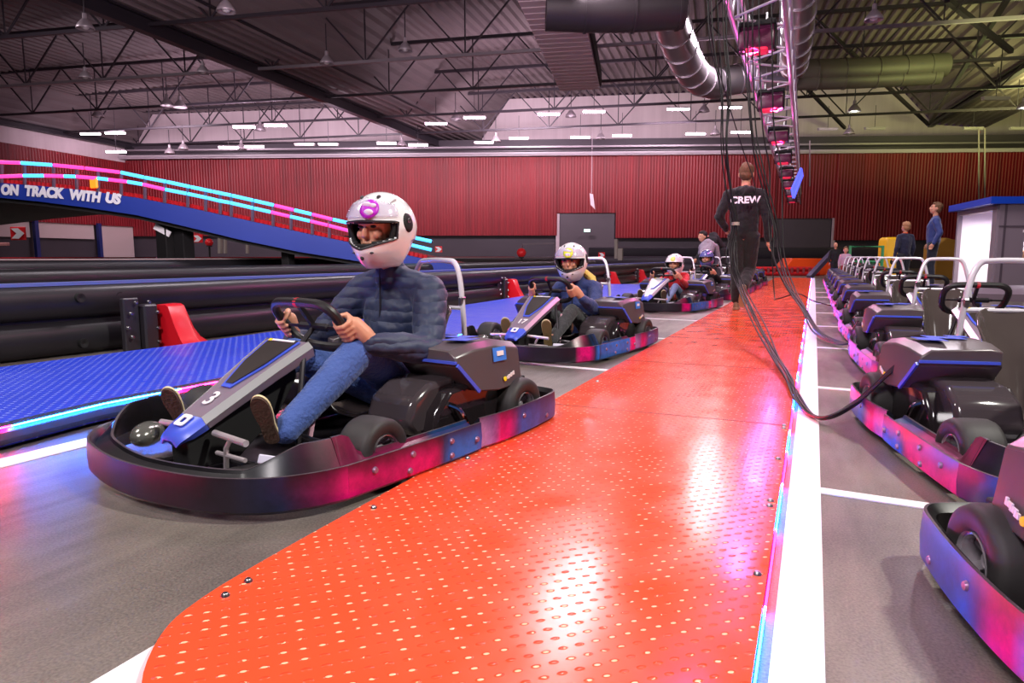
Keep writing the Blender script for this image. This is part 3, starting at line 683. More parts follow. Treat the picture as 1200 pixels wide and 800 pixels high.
for seq, rr in ((seqU, ur), (seqL, lr)):
    b = MB(); b.tube([W(x, y, .02) for x, y in rr], .028, 8); b.build('handrail', mat('rail_dark', (60, 60, 90), .4, .4), br)
    for k in range(len(rr)-1):
        p, q = W(*rr[k]), W(*rr[k+1]); d = q-p; b = MB(); b.tube([p+d*.03-GH*.03, q-d*.03-GH*.03], .036, 8); b.build('rail_light', pk_ if seq[k % len(seq)] else cy_, br)
def interp(tab, x):
    for (a, c), (d, e) in zip(tab, tab[1:]):
        if a <= x <= d: return c+(e-c)*(x-a)/(d-a)
    return tab[-1][1]
for px in [2, 29, 63, 90, 115, 142, 170, 193, 220, 241, 258, 271, 296, 320, 341, 366, 386, 412, 440, 470]:
    b = MB(); b.bar(W(px, interp(ur, px)), W(px, interp(tops, px)), .045); b.build('rail_post', mat('post_violet', (100, 84, 104), .5), br, smooth=0)
# red mesh kerb
b = MB(); px = -50
while px < 500:
    y1 = interp(tops, px); b.bar(W(px, y1-4.5, .1), W(px, y1, .1), .16, .04); px += 5.2
b.build('red_kerb_teeth', mat('kerb_red', (190, 28, 36), .5), br, smooth=0)
# lettering
LW = mat('letter_white', (235, 235, 245), .5)
for s_, xs, ys, sz in [('ON', (2, 23), (222, 222.8), 0), ('TRACK', (29, 75), (223.2, 226.5), 0), ('WITH', (82, 119), (227.5, 231.2), 0), ('US', (124, 142), (231, 233.5), 0)]:
    p, q = W(xs[0], ys[0]+.6), W(xs[1], ys[1]+.8); c_ = (p+q)/2-GH*.03; d = q-p; up = V((0, 0, 1))
    t = text('lettering', s_, .27, LW, br, basis(c_, d, up), .008, shear=.12, bold=.017)
    bpy.context.view_layer.update(); wd = t.dimensions.x; sc = d.length/wd if wd > 0 else 1
    t.matrix_local = basis(c_, d, up) @ Matrix.Diagonal((sc, 1, 1, 1))
b = MB(); b.box(W(110, 214), (.22, .05, .22), .02); b.build('orange_lamp', glow('orange_lamp', (255, 130, 30), 1.5), br)
# pillars
for px, w, y1 in [(180, .30, 292), (201, .28, 290), (328, .2, 294)]:
    p = W(px, interp(bots, px), .5); q = V((p.x, p.y, 0)); b = MB(); b.bar(V((p.x, p.y, p.z)), q, w); o = b.build('pillar', MATTEBLACK, br, smooth=0, bevel=.01)
    if px == 180:
        b = MB()
        for zz in (1.62, 1.3): 
            b.box((p.x, p.y, 0)+V((0, 0, zz)) if False else V((p.x, p.y, zz))-GH*.17, (.36, .03, .12), 0, (0, .5, HALL_ROT))
        b.build('hazard_band', WHITE, o, smooth=0)
# ---------------- booth
bo = empty('cabin', (0, 0, 0)); c0 = atd(1163, 340, 16.0); c0.z = 0; bo.location = c0; tag(bo, 'small grey cabin with a blue roof and a brightly lit inside at right', 'cabin')
zr = atd(1163, 239, 16).z
cl = atd(1117, 343, 18.7); cl.z = 0; lv = (cl-c0); fr = V((CR.x, CR.y, 0))*5.5+GH*(-.3)
CG = mat('cabin_grey', (138, 124, 134), .5); CW = mat('cabin_white', (235, 222, 228), .6)
def wallq(p, q, z0, z1, th_, m, name, parent=bo):
    p, q = V(p), V(q); b = MB(); b.bar(V((p.x, p.y, (z0+z1)/2)), V((q.x, q.y, (z0+z1)/2)), th_, z1-z0); return b.build(name, m, parent, smooth=0)
o0 = V((0, 0, 0)); d1 = fr.normalized()
wallq(o0, d1*.58, 0, zr, .08, CG, 'front_wall'); wallq(d1*.58, fr, 0, atd(1190, 303, 16).z, .08, CG, 'front_wall'); wallq(d1*.58, fr, atd(1190, 271, 16).z, zr, .08, CG, 'front_wall')
wallq(d1*.10, d1*.15, 0, zr, .1, mat('trim_dark', (90, 78, 88), .5), 'corner_trim'); wallq(d1*.0, d1*.6, 1.42, 1.46, .1, mat('trim_dark', (90, 78, 88), .5), 'panel_joint')
wallq(lv, lv+fr, 0, zr, .08, CW, 'back_wall'); wallq(fr, fr+lv, 0, zr, .08, CW, 'end_wall')
wallq(lv*.96, lv*1.0, 0, zr, .1, CG, 'door_post'); wallq(o0, lv*.10, 0, zr, .08, CG, 'door_post')
wallq(o0, lv, zr-.12, zr, .08, CG, 'lintel')
b = MB(); up = V((0, 0, 1)); e = -d1*.25-lv.normalized()*.15
b.prism([V((0, 0, zr))+e, fr*1.0+V((0, 0, zr))-lv.normalized()*.15, fr+lv+V((0, 0, zr)), lv*1.05+V((0, 0, zr))-d1*.25], (0, 0, .16)); b.build('roof', mat('roof_blue', (20, 70, 190), .4), bo, smooth=0)
wallq(d1*.54, fr, 1.30, 1.36, .12, CW, 'window_frame')
b = MB(); b.box(lv*.45+d1*.9+V((0, 0, .45)), (.6, .5, .9), .02); tag(b.build('cardboard_box', mat('cardboard', (225, 170, 130), .7)), 'tall pale cardboard box inside the lit cabin doorway', 'box'); bpy.data.objects['cardboard_box'].location = bo.location
b = MB(); b.box((0, 0, 0), (1.6, .3, .06)); lp = b.build('ceiling_lamp', glow('cabin_lamp', (255, 240, 250), 12), bo, smooth=0); lp.location = lv*.5+d1*1.5+V((0, 0, zr-.1))
# ---------------- wheeled items right background
YM = mat('yellow_box', (235, 180, 15), .45)
p = atd(1045, 335, 20); p.z = 0; o = empty('yellow_machine', p, HALL_ROT); tag(o, 'tall yellow plastic case standing behind the parked karts', 'case')
b = MB(); b.box((0, 0, .72), (.74, .5, 1.16), .10, seg=3); b.box((0, 0, .1), (.62, .4, .2), .05); b.build('case', YM, o)
b = MB()
for x, z in [(.12, .8), (.05, 1.12), (-.15, .6)]: b.lathe([(0, .04), (.07, .04), (.09, 0)], (x, -.25, z), (0, -1, 0), 14)
b.build('hole', MATTEBLACK, o)
GM = mat('green_frame', (60, 150, 95), .4)
p = atd(1013, 330, 19); p.z = 0; o = empty('green_trolley', p, HALL_ROT); tag(o, 'small green tubular trolley left of the yellow case', 'trolley')
b = MB(); b.tube([(-.45, 0, .05), (-.45, 0, 1.02), (.45, 0, 1.02), (.45, 0, .05)], .045, 8); b.tube([(-.45, .5, .05), (-.45, .5, .6), (.45, .5, .6), (.45, .5, .05)], .04, 8); b.tube([(-.45, 0, .6), (-.45, .5, .6)], .035, 6); b.tube([(.45, 0, .6), (.45, .5, .6)], .035, 6); b.build('frame', GM, o)
b = MB(); b.box((0, .25, .35), (.8, .45, .4), .02); b.build('tray', mat('tray_dark', (40, 60, 50), .5), o)
b = MB(); b.prism([hall(0, 0, 0)+V((CR.x*x, CR.y*x, z)) for x, z in ((0, 0), (0, 1.1), (.3, 1.35), (.7, 1.25), (.85, 0))], GH*.7); o = b.build('covered_pile', mat('mustard', (140, 100, 20), .8), smooth=0, bevel=.05); q_ = atd(1094, 330, 22); q_.z = 0; o.location = q_; tag(o, 'mustard coloured covered pile behind the standing man', 'pile')
# blue low kerb at right
b = MB(); p_, q_ = at(1138, 372, 0), at(1260, 378, 0)
b.prism([at(1120, 362), at(1290, 366), at(1290, 384), at(1140, 386)], (0, 0, .05)); tag(b.build('blue_platform', BLP, smooth=0), 'blue plate on the floor behind the parked karts at right', 'platform')
b = MB(); b.prism([at(1040, 338), at(1400, 344), at(1400, 358), at(1050, 350)], (0, 0, .12)); tag(b.build('low_step', mat('step_grey', (120, 104, 116), .6), smooth=0), 'low grey step in front of the cabin', 'step')
# ================================================================ GO-KARTS  (local: +x forward, +y driver's left)
GRAPH = vcol_mat('bumper_graphic', .34)
_P = (240, 10, 128); _B = (10, 120, 225); _D = (34, 24, 40); _L = (150, 120, 210); _N = (30, 40, 80); _M = (90, 20, 80)
def skirt(name, pts, parent, cols, h=.155, inset=True, top=.215, raised=None, mirror=1, zb=.028, fade=None):
    """bumper section following plan points; outer band carries the printed graphic"""
    P = smooth_path([V((x, y*mirror, 0)) for x, y in pts], 6); n = len(P)
    rings = []; us = []
    L_ = [0]
    for i in range(1, n): L_.append(L_[-1]+(P[i]-P[i-1]).length)
    for i, p in enumerate(P):
        t = (P[min(i+1, n-1)]-P[max(i-1, 0)]).normalized(); nrm = V((-t.y, t.x, 0))
        if nrm.dot(p) < 0: nrm = -nrm
        u = L_[i]/L_[-1]; us.append(u)
        tz = raised(u) if raised else top
        pr = [(-.012, zb), (0, zb+.012), (.004, (zb+h)/2), (0, h-.012), (-.001, h), (-.009, h+.001), (-.016, h-.006)]
        if inset: pr += [(-.030, h-.030), (-.078, tz-.012), (-.084, tz), (-.094, tz), (-.098, tz-.014), (-.085, h-.045), (-.03, zb+.03)]
        else: pr += [(-.032, h-.02), (-.028, zb+.01)]
        rings.append([p-nrm*(-o)+V((0, 0, z)) if False else p+nrm*o+V((0, 0, z)) for o, z in pr])
    b = MB(); b.loft(rings); o = b.build(name, GRAPH, parent, smooth=32)
    me = o.data; at_ = me.color_attributes.new('Graphic', 'FLOAT_COLOR', 'CORNER')
    m = len(rings[0]); blk = lin((22, 19, 22)); lip = lin((84, 74, 80))
    def colat(u):
        for (a, ca), (b_, cb) in zip(cols, cols[1:]):
            if a <= u <= b_:
                f = (u-a)/(b_-a) if b_ > a else 0; A, B = lin(ca), lin(cb)
                return tuple(A[k]+(B[k]-A[k])*f for k in range(3))+(1,)
        return lin(cols[-1][1])
    for p in me.polygons:
        for li in p.loop_indices:
            vi = me.loops[li].vertex_index; i, k = divmod(vi, m)
            ks = [me.loops[q].vertex_index % m for q in p.loop_indices]
            outer = max(ks) <= 4 and min(ks) >= 0
            side = raised is not None and min(ks) >= 6 and max(ks) <= 9
            if outer:
                c_ = colat(us[i]); f_ = fade(us[i], k) if fade else 1; at_.data[li].color = tuple(x*f_+blk[q]*(1-f_) for q, x in enumerate(c_[:3]))+(1,)
            elif side: c_ = colat(min(1, us[i])); at_.data[li].color = tuple(x*.2+.006 for x in c_[:3])+(1,)
            else: at_.data[li].color = lip if (set(ks) <= {4, 5} or (inset and set(ks) <= {8, 9, 10})) else blk
    return o
def wheel(name, parent, loc, r, w, rim_r, steer=0, side=1):
    """tyre with a spoked rim; origin at the hub"""
    b = MB(); hw = w/2
    b.lathe([(rim_r, -hw*.8), (rim_r+.012, -hw*.96), (r*.80, -hw), (r*.93, -hw*.93), (r*.985, -hw*.72), (r, -hw*.3), (r, hw*.3), (r*.985, hw*.72), (r*.93, hw*.93), (r*.80, hw), (rim_r+.012, hw*.96), (rim_r, hw*.8), (rim_r, -hw*.8)], ax=(0, 1, 0), n=36)
    t = b.build(name, RUB, parent, smooth=60); t.location = loc; t.rotation_euler = (0, 0, steer)
    b = MB(); s_ = side
    b.lathe([(rim_r, -hw*.85), (rim_r*.93, -hw*.85), (rim_r*.88, 0), (rim_r*.93, hw*.85), (rim_r, hw*.85), (rim_r*1.02, hw*.95), (rim_r*1.02, -hw*.95), (rim_r, -hw*.85)], ax=(0, 1, 0), n=28)
    for k in range(5):
        a = 2*pi*k/5; b.bar((rim_r*.25*cos(a), s_*hw*.35, rim_r*.25*sin(a)), (rim_r*.92*cos(a), s_*hw*.5, rim_r*.92*sin(a)), .022, .02, up=V((0, 1, 0)))
    b.lathe([(0, hw*.62), (.018, hw*.6), (.03, hw*.5), (.032, hw*.1), (0, hw*.1)], ax=(0, s_, 0), n=16)
    b.build('rim', mat('rim_alloy', (190, 182, 190), .25, .55), t, smooth=30)
    return t
def nose_sections():
    return [(.850, .192, .026, .016), (.842, .212, .044, .028), (.805, .236, .058, .040), (.750, .268, .068, .046), (.62, .340, .086, .05), (.46, .430, .112, .055), (.30, .515, .140, .06)]
def nose_ring(x, z, w_, d):
    c_ = .024
    return [V((x, -w_, z)), V((x, w_, z)), V((x-.004, w_+c_, z-c_*.9)), V((x-.02, w_+c_*.6, z-d)), V((x-.02, -w_-c_*.6, z-d)), V((x-.004, -w_-c_, z-c_*.9))]
def top_pt(x, y, off=.003):
    S_ = nose_sections()
    for (x0, z0, *_), (x1, z1, *_) in zip(S_, S_[1:]):
        if x1 <= x <= x0: f = (x-x0)/(x1-x0); z = z0+(z1-z0)*f; return V((x+off*.47, y, z+off*.88))
    return V((x, y, .5+off))
NOSEM = mat('nose_lilac_grey', (128, 112, 128), .34, noise=.06, nscale=9)
EDGE_HI = mat('edge_highlight', (176, 176, 178), .3, .4)
def seat_mesh():
    spine = [(-.02, .125, .155, .035), (-.10, .085, .165, .07), (-.25, .062, .18, .11), (-.38, .066, .19, .15), (-.47, .095, .195, .19), (-.53, .17, .2, .22), (-.565, .28, .205, .22), (-.60, .40, .205, .18), (-.635, .50, .195, .10), (-.66, .57, .165, .04), (-.675, .605, .11, .01)]
    P = [V((x, 0, z)) for x, z, _, _ in spine]; nu = 17; vs = []; fs = []
    K = 3; PP = []; W_ = []; Hh = []
    sp = smooth_path(P, K)
    for i in range(len(sp)):
        f = min(i/K, len(spine)-1-1e-6); j = int(f); g = f-j; W_.append(spine[j][2]*(1-g)+spine[j+1][2]*g); Hh.append(spine[j][3]*(1-g)+spine[j+1][3]*g)
    for i, p in enumerate(sp):
        t = (sp[min(i+1, len(sp)-1)]-sp[max(0, i-1)]).normalized(); nrm = V((t.z, 0, -t.x)); nrm = nrm if (nrm.z > 0 or nrm.x > 0) else -nrm
        if nrm.z < -.3: nrm = -nrm
        for k in range(nu):
            u = -1+2*k/(nu-1); e = abs(u)**2.6
            vs.append(p+V((0, u*W_[i]*(1-.10*e), 0))+nrm*(Hh[i]*e))
    for i in range(len(sp)-1):
        for k in range(nu-1): a = i*nu+k; fs.append((a, a+1, a+nu+1, a+nu))
    b = MB(); b.add(vs, fs); return b
SEATM = mat('seat_shell', (78, 68, 66), .12, coat=.8, noise=.12, nscale=6)
def make_kart(alt=False):
    R_ = empty('go_kart')
    # frame
    b = MB()
    for s_ in (-1, 1):
        b.tube([(-.74, s_*.30, .09), (-.3, s_*.33, .055), (.35, s_*.31, .055), (.62, s_*.18, .06), (.84, s_*.16, .075)], .016, 8)
        b.tube([(.30, s_*.31, .055), (.335, s_*.44, .10), (.335, s_*.47, .13)], .016, 8)
        b.tube([(-.2, s_*.32, .055), (-.18, s_*.62, .075)], .013, 6); b.tube([(.2, s_*.32, .055), (.18, s_*.62, .075)], .013, 6)
        b.tube([(-.74, s_*.3, .09), (-.93, s_*.25, .1)], .014, 6)
        b.tube([(.84, s_*.16, .075), (.90, s_*.3, .1)], .014, 6)
    for x, w_ in ((-.74, .3), (-.3, .33), (.25, .32), (.62, .18), (.84, .16)): b.tube([(x, -w_, .07), (x, w_, .07)], .015, 8)
    b.build('frame', mat('frame_paint', (60, 56, 60), .3, .4), R_)
    b = MB(); b.prism([(-.28, -.31, .028), (.30, -.31, .028), (.62, -.2, .03), (.82, -.16, .034), (.82, .16, .034), (.62, .2, .03), (.30, .31, .028), (-.28, .31, .028)], (0, 0, .006)); b.build('floor_tray', mat('tray_metal', (70, 66, 72), .35, .6), R_, smooth=0)
    # bumpers
    front = [(.60, .70), (.72, .665), (.85, .58), (.945, .43), (.995, .24), (1.015, .08), (1.015, -.08), (.995, -.24), (.945, -.43), (.85, -.58), (.72, -.665), (.60, -.70)]
    skirt('front_bumper', front, R_, ([(0, _B), (.03, _N), (.07, _P), (.12, _P), (.14, _D), (.5, _D), (.86, _D), (.88, _P), (.93, _P), (1, _B)] if alt else [(0, _P), (.035, (150, 14, 90)), (.12, _N), (.22, _D), (.5, _D), (.64, _D), (.70, _M), (.74, _N), (.82, (16, 60, 120)), (.845, _P), (.865, _P), (.87, (16, 60, 120)), (.93, _N), (1, _M)]), raised=lambda u: .150+.075*max(0, min(1, (.21-min(u, 1-u))/.13))+.014*abs(2*u-1), fade=lambda u, k: [1, 1, .85, .35, .2][k] if u < .12 and not alt else 1)
    side = [(.60, .70), (.42, .705), (.2, .705), (0, .705), (-.16, .70)]
    rz = lambda u: .155+.087*max(0, min(1, (.16-u)/.07))
    for s_, nm in ((1, 'side_bumper'), (-1, 'side_bumper')):
        skirt(nm, side, R_, ([(0, _N), (.08, _B), (.80, _B), (.84, _P), (.97, _P), (1, _L)] if alt else [(0, _P), (.25, (220, 12, 125)), (.52, _P), (.60, _P), (.64, _N), (.70, _B), (.95, _B), (1, (60, 90, 200))]), raised=rz, mirror=s_, fade=(lambda u, k: 1) if alt else (lambda u, k: [1, 1, .75, .2, .1][k]))
        rear = [(-.165, .688), (-.34, .70), (-.56, .69), (-.76, .665), (-.885, .635), (-.935, .56), (-.95, .36)]
        skirt('rear_bumper', rear, R_, [(0, (200, 150, 215)), (.07, (170, 120, 200)), (.12, (200, 80, 180)), (.13, _P), (.21, (225, 12, 135)), (.27, (90, 60, 150)), (.32, (20, 100, 205)), (.50, (50, 84, 170)), (.86, (84, 84, 140)), (1, (130, 112, 160))], inset=False, mirror=s_, h=.17, fade=lambda u, k: [1, 1, .9, .35, .2][k])
    b = MB(); b.tube([(-.93, -.45, .11), (-.955, -.2, .115), (-.955, .2, .115), (-.93, .45, .11)], .03, 10); b.tube([(-.92, -.3, .2), (-.92, .3, .2)], .016, 8)
    for s_ in (-1, 1): b.tube([(-.93, s_*.25, .1), (-.92, s_*.27, .2)], .014, 6)
    b.build('rear_bar', PL, R_)
    # bolts on side skirts
    for s_ in (-1, 1):
        for x, z in [(.48, .11), (.30, .06), (.28, .12), (.05, .12), (.05, .06), (-.12, .09), (-.5, .12), (-.75, .07)]:
            b = MB(); b.lathe([(0, .010), (.010, .009), (.013, .002), (.013, -.004)], (x, s_*(.706 if x > -.2 else .695 if x > -.6 else .665), z), (0, s_, 0), 10); b.build('bolt', mat('bolt_violet', (150, 120, 150), .35, .5), R_)
    # wheels
    wheel('front_tyre', R_, (.345, .555, .13), .13, .155, .066, radians(3), 1); wheel('front_tyre', R_, (.345, -.555, .13), .13, .155, .066, radians(3), -1)
    wheel('rear_tyre', R_, (-.60, .555, .14), .14, .19, .068, 0, 1); wheel('rear_tyre', R_, (-.60, -.555, .14), .14, .19, .068, 0, -1)
    b = MB(); b.tube([(-.60, -.46, .14), (-.60, .46, .14)], .02, 10)
    b.lathe([(.0, 0), (.085, 0), (.085, .008), (0, .008)], (-.60, .18, .14), (0, 1, 0), 24)
    for s_ in (-1, 1): b.lathe([(.0, -.04), (.034, -.04), (.034, .05), (.0, .05)], (-.60, s_*.43, .14), (0, s_, 0), 14)
    b.build('rear_axle', STEEL, R_)
    b = MB()
    for s_ in (-1, 1):
        b.tube([(.345, s_*.47, .13), (.345, s_*.36, .12)], .018, 8); b.tube([(.42, s_*.44, .13), (.40, s_*.05, .16)], .009, 8); b.box((.345, s_*.42, .12), (.06, .05, .09), .01)
    b.build('steering_linkage', STEEL, R_)
    # pedals
    for s_ in (-1, 1):
        b = MB(); b.tube([(.70, s_*.13, .05), (.72, s_*.17, .16), (.715, s_*.20, .205)], .010, 8); b.tube([(.715, s_*.09, .205), (.715, s_*.29, .195)], .013, 10); b.tube([(.715, s_*.10, .13), (.715, s_*.28, .13)], .009, 8)
        b.build('pedal', mat('pedal_pale', (205, 192, 196), .35, .5), R_)
    b = MB(); b.box((.60, .36, .10), (.13, .16, .05), .01, (0, -.25, .2)); b.build('pedal_plate', DSTEEL, R_)
    b = MB(); b.box((.655, .37, .128), (.05, .12, .035), .004, (0, -.4, .2)); b.build('white_tag', mat('tag_white', (220, 215, 235), .5), R_, smooth=0)
    b = MB(); b.ell((.74, -.36, .14), (.10, .06, .05), R=Euler((0, 0, .7)).to_matrix()); b.build('wheel_guard', mat('guard_silver', (128, 128, 122), .18, .6), R_)
    # nose cone
    S_ = nose_sections()
    b = MB(); b.loft([nose_ring(*q) for q in S_[3:]]); nc = b.build('nose_cone', NOSEM, R_, smooth=20, bevel=.004)
    b = MB(); b.loft([nose_ring(*q) for q in S_[:4]]); b.build('blue_tip', BLUE, nc, smooth=50)
    # pale right and left edges: light catching the chamfers, put into the colour
    for s_ in (-1, 1):
        b = MB(); b.loft([[V((x, s_*(w_-.002), z+.002)), V((x, s_*(w_+.028), z-.021)), V((x, s_*(w_+.020), z-.030)), V((x, s_*(w_-.004), z-.006))] for x, z, w_, d in S_[3:]]); b.build('edge_highlight', EDGE_HI, nc, smooth=0)
    # black under-structure
    b = MB(); b.prism([(.81, -.058, .205), (.66, -.058, .285), (.32, -.058, .46), (.30, -.058, .36), (.40, -.058, .22), (.60, -.058, .07), (.80, -.058, .07)], (0, .116, 0)); b.build('nose_support', MATTEBLACK, R_, smooth=0, bevel=.006)
    b = MB(); b.prism([top_pt(.315, -.108), top_pt(.315, .108), top_pt(.47, .082), top_pt(.60, .030), top_pt(.60, -.030), top_pt(.47, -.082)], (.002, 0, .004)); b.build('blue_outline', BLUE, nc, smooth=0)
    b = MB(); b.prism([top_pt(.312, -.094, .009), top_pt(.312, .094, .009), top_pt(.46, .070, .009), top_pt(.582, .022, .009), top_pt(.582, -.022, .009), top_pt(.46, -.070, .009)], (.001, 0, .002)); b.build('dark_panel', mat('panel_dark', (52, 46, 44), .3), nc, smooth=0)
    b = MB(); b.prism([top_pt(.318, -.06, .013), top_pt(.318, .085, .013), top_pt(.328, .085, .013), top_pt(.328, -.06, .013)], (.001, 0, .002)); b.build('white_label', WHITE, nc, smooth=0)
    b = MB(); b.prism([top_pt(.318, -.085, .013), top_pt(.318, -.062, .013), top_pt(.330, -.062, .013), top_pt(.330, -.085, .013)], (.001, 0, .002)); b.build('yellow_sticker', YEL, nc, smooth=0)
    # round-cornered white badge on the tip
    b = MB(); cpt = top_pt(.780, 0, .006); ux = V((0, 1, 0)); uy = V((-.48, 0, .877)).normalized(); uy = (top_pt(.77, 0)-top_pt(.79, 0)).normalized()
    def rr(s_, n=5, rad=.35):
        out_ = []
        for qx, qy, a0 in ((1, 1, 0), (-1, 1, 90), (-1, -1, 180), (1, -1, 270)):
            for k in range(n): a = radians(a0+90*k/(n-1)); out_.append(cpt+ux*((qx*(1-rad)+rad*cos(a))*s_)+uy*((qy*(1-rad)+rad*sin(a))*s_))
        return out_
    nz = ux.cross(uy).normalized(); o_, i_ = rr(.030), rr(.013); o2, i2 = [p+nz*.004 for p in o_], [p+nz*.004 for p in i_]
    b.loft([i_, o_, o2, i2, i_], cap=False); b.build('white_badge', WHITE, nc, smooth=0)
    # steering
    wc = V((.155, 0, .56)); d = V((.60, 0, .80)).normalized(); yv = V((0, 1, 0)); nn = V((-.8, 0, .6))
    loop = [(-.155, .02), (-.150, .075), (-.115, .108), (-.05, .115), (.05, .115), (.115, .108), (.150, .075), (.155, .02), (.145, -.045), (.11, -.085), (.05, -.10), (-.05, -.10), (-.11, -.085), (-.145, -.045)]
    P = smooth_path([wc+yv*a*1.28+d*c*1.22 for a, c in loop], 4, True)
    b = MB(); b.tube(P, .0215, 10, closed=True); sw = b.build('steering_wheel', mat('wheel_grip', (32, 29, 31), .45), R_)
    b = MB(); b.box((0, 0, 0), (.03, .20, .035), .008, (0, -.93, 0)); b.box((0, 0, 0), (.012, .24, .02), .004, (0, -.93, 0))
    b.v = [tuple(V(p)+wc) for p in b.v]; b.bar(wc, wc+d*.14, .02); b.bar(wc+yv*.1, wc+yv*.195, .022, .012); b.bar(wc-yv*.1, wc-yv*.195, .022, .012); b.build('spoke', DSTEEL, sw, smooth=0)
    b = MB(); m_ = wc+d*.14; b.tube([m_-yv*.010, m_+yv*.010], .0225, 10); b.build('red_marker', mat('marker_red', (225, 30, 50), .4), sw)
    b = MB(); b.tube([wc, V((.30, 0, .42)), V((.52, 0, .12))], .012, 8); b.tube([V((.33, .14, .45)), V((.40, .20, .30)), V((.46, .25, .08))], .012, 8); b.tube([V((.33, -.14, .45)), V((.40, -.20, .30)), V((.46, -.25, .08))], .012, 8); b.build('steering_column', DSTEEL, R_)
    b = MB(); b.tube([V((.26, .16, .36)), V((.36, .20, .12))], .011, 8); b.build('striped_hose', mat('hose_pink', (205, 160, 176), .4), R_)
    # seat
    st = seat_mesh().build('seat', SEATM, R_, smooth=70); md = st.modifiers.new('thickness', 'SOLIDIFY'); md.thickness = .012; md.offset = 0
    # roll bar
    b = MB(); b.tube(smooth_path([(-.66, .215, .10), (-.665, .205, .45), (-.67, .19, .62), (-.685, .16, .76), (-.69, .125, .835), (-.69, .07, .85), (-.69, -.07, .85), (-.69, -.125, .835), (-.685, -.16, .76), (-.67, -.19, .62), (-.665, -.205, .45), (-.66, -.215, .10)], 4), .0145, 10)
    b.tube([(-.668, -.195, .60), (-.668, .195, .60)], .011, 8); b.build('roll_bar', mat('bar_bright', (232, 226, 236), .3, .35), R_)
    for s_ in (-1, 1):
        b = MB(); b.tube([(-.665, s_*.2, .5), (-.80, s_*.25, .12)], .011, 8); b.build('bar_strut', STEEL, R_)
        b = MB(); b.box((-.672, s_*.185, .635), (.035, .03, .05), .006); b.build('bar_clamp', STEEL, R_)
    # side pods
    for s_ in (1, -1):
        y0, y1 = .235*s_, .60*s_
        b = MB(); prf = [(-.70, .27), (-.70, .13), (-.60, .075), (-.05, .075), (.0, .10), (-.03, .20), (-.12, .285), (-.30, .30)]
        b.prism([(x, y0, z) for x, z in prf], (0, (y1-y0)*.90, 0)); pod = b.build('side_pod', GLOSS, R_, smooth=30, bevel=.018)
        # front glossy tank part
        b = MB(); prf = [(-.28, .10), (.04, .10), (.09, .16), (.05, .26), (-.05, .315), (-.24, .33)]
        b.prism([(x, y0, z) for x, z in prf], (0, (.50-.235)*s_, 0)); b.build('tank_panel', mat('tank_gloss', (64, 56, 60), .14, coat=.6, noise=.1, nscale=5), pod, smooth=30, bevel=.025)
        # top cover
        ring = lambda x, zt, zb_, yo, yi: [(x, yi*s_, zb_), (x, yi*s_, zt), (x, (yi+.05)*s_, zt+.008), (x, (yo-.06)*s_, zt), (x, (yo-.022)*s_, zt-.028), (x, yo*s_, zb_)]
        b = MB(); b.loft([ring(-.645, .41, .27, .585, .24), ring(-.62, .452, .25, .60, .235), ring(-.42, .482, .245, .61, .23), ring(-.27, .478, .262, .605, .23), ring(-.15, .455, .385, .585, .235)])
        cv = b.build('pod_cover', mat('cover_grey', (84, 74, 77), .3, noise=.06, nscale=9), pod, smooth=30, bevel=.006)
        b = MB(); b.bar((-.143, .25*s_, .405), (-.143, .575*s_, .405), .014, .012); b.bar((-.143, .583*s_, .396), (-.270, .606*s_, .262), .012, .016); b.build('blue_stripe', BLUE, cv, smooth=0)
        b = MB()
        # zigzag blue emblem on the cover top
        zz = [(-.26, .54), (-.22, .43), (-.34, .43), (-.30, .32), (-.37, .32), (-.44, .47), (-.33, .47), (-.36, .54)]
        b.prism([(x, y*s_, .4905) for x, y in zz], (0, 0, .002)); b.prism([(x, y*s_, .491) for x, y in ((-.40, .36), (-.38, .28), (-.44, .28), (-.46, .36))], (0, 0, .002))
        b.build('blue_emblem', BLUE, cv, smooth=0)
        if s_ > 0:
            b = MB(); n_ = V((0, .63*s_, .77)); 
            b.box((0, 0, 0), (.10, .065, .004)); b.v = [tuple(Matrix.Rotation(-s_*1.45, 3, 'X') @ V(p)+V((-.44, .597*s_, .415))) for p in b.v]; b.build('blue_badge', mat('badge_blue', (60, 130, 230), .4), cv, smooth=0)
            b = MB(); b.box((0, 0, 0), (.05, .022, .004)); b.v = [tuple(Matrix.Rotation(-s_*1.45, 3, 'X') @ V(p)+V((-.44, .601*s_, .419))) for p in b.v]; b.build('badge_mark', WHITE, cv, smooth=0)
        b = MB(); b.lathe([(0, .004), (.011, .003), (.012, 0)], (-.47, .608*s_, .292), (0, s_, .12), 12); b.build('yellow_dot', YEL, cv)
        b = MB()
        for k in range(6): b.box((-.490-.0115*k, .6085*s_-.0010*k*s_, .296+.003*k), (.0085, .005, .019 if k % 2 else .014), 0, (0, .2, 0))
        b.build('white_lettering', WHITE, cv, smooth=0)
        b = MB(); b.tube(smooth_path([(-.10, .565*s_, .23), (-.15, .585*s_, .20), (-.20, .585*s_, .13), (-.20, .565*s_, .10)], 4), .011, 8); b.build('side_handle', CHROME, pod)
        b = MB(); b.box((-.66, .565*s_, .25), (.05, .03, .05), .004); b.build('catch', MATTEBLACK, pod)
    return R_
KART = make_kart()
KS = .87
def place(k, x, y, deg, label, group=None, cat='go-kart'):
    k.location = (x, y, 0); k.rotation_euler = (0, 0, radians(deg)); k.scale = (KS,)*3; tag(k, label, cat, group); return k
def number(k, s_, size=.105):
    nc = [c for c in k.children if c.name.startswith('nose_cone')][0]
    c_ = top_pt(.665, 0, .005); y = (top_pt(.64, 0)-top_pt(.67, 0))
    t = text('number', s_, size, WHITE, nc, basis(c_, (0, 1, 0), y), .0015, bold=.002); return t
bpy.context.view_layer.update()
def newkart(): return copy_tree(KART)
KALT = None
k17 = make_kart(True); KB = copy_tree(k17); kkid = KB
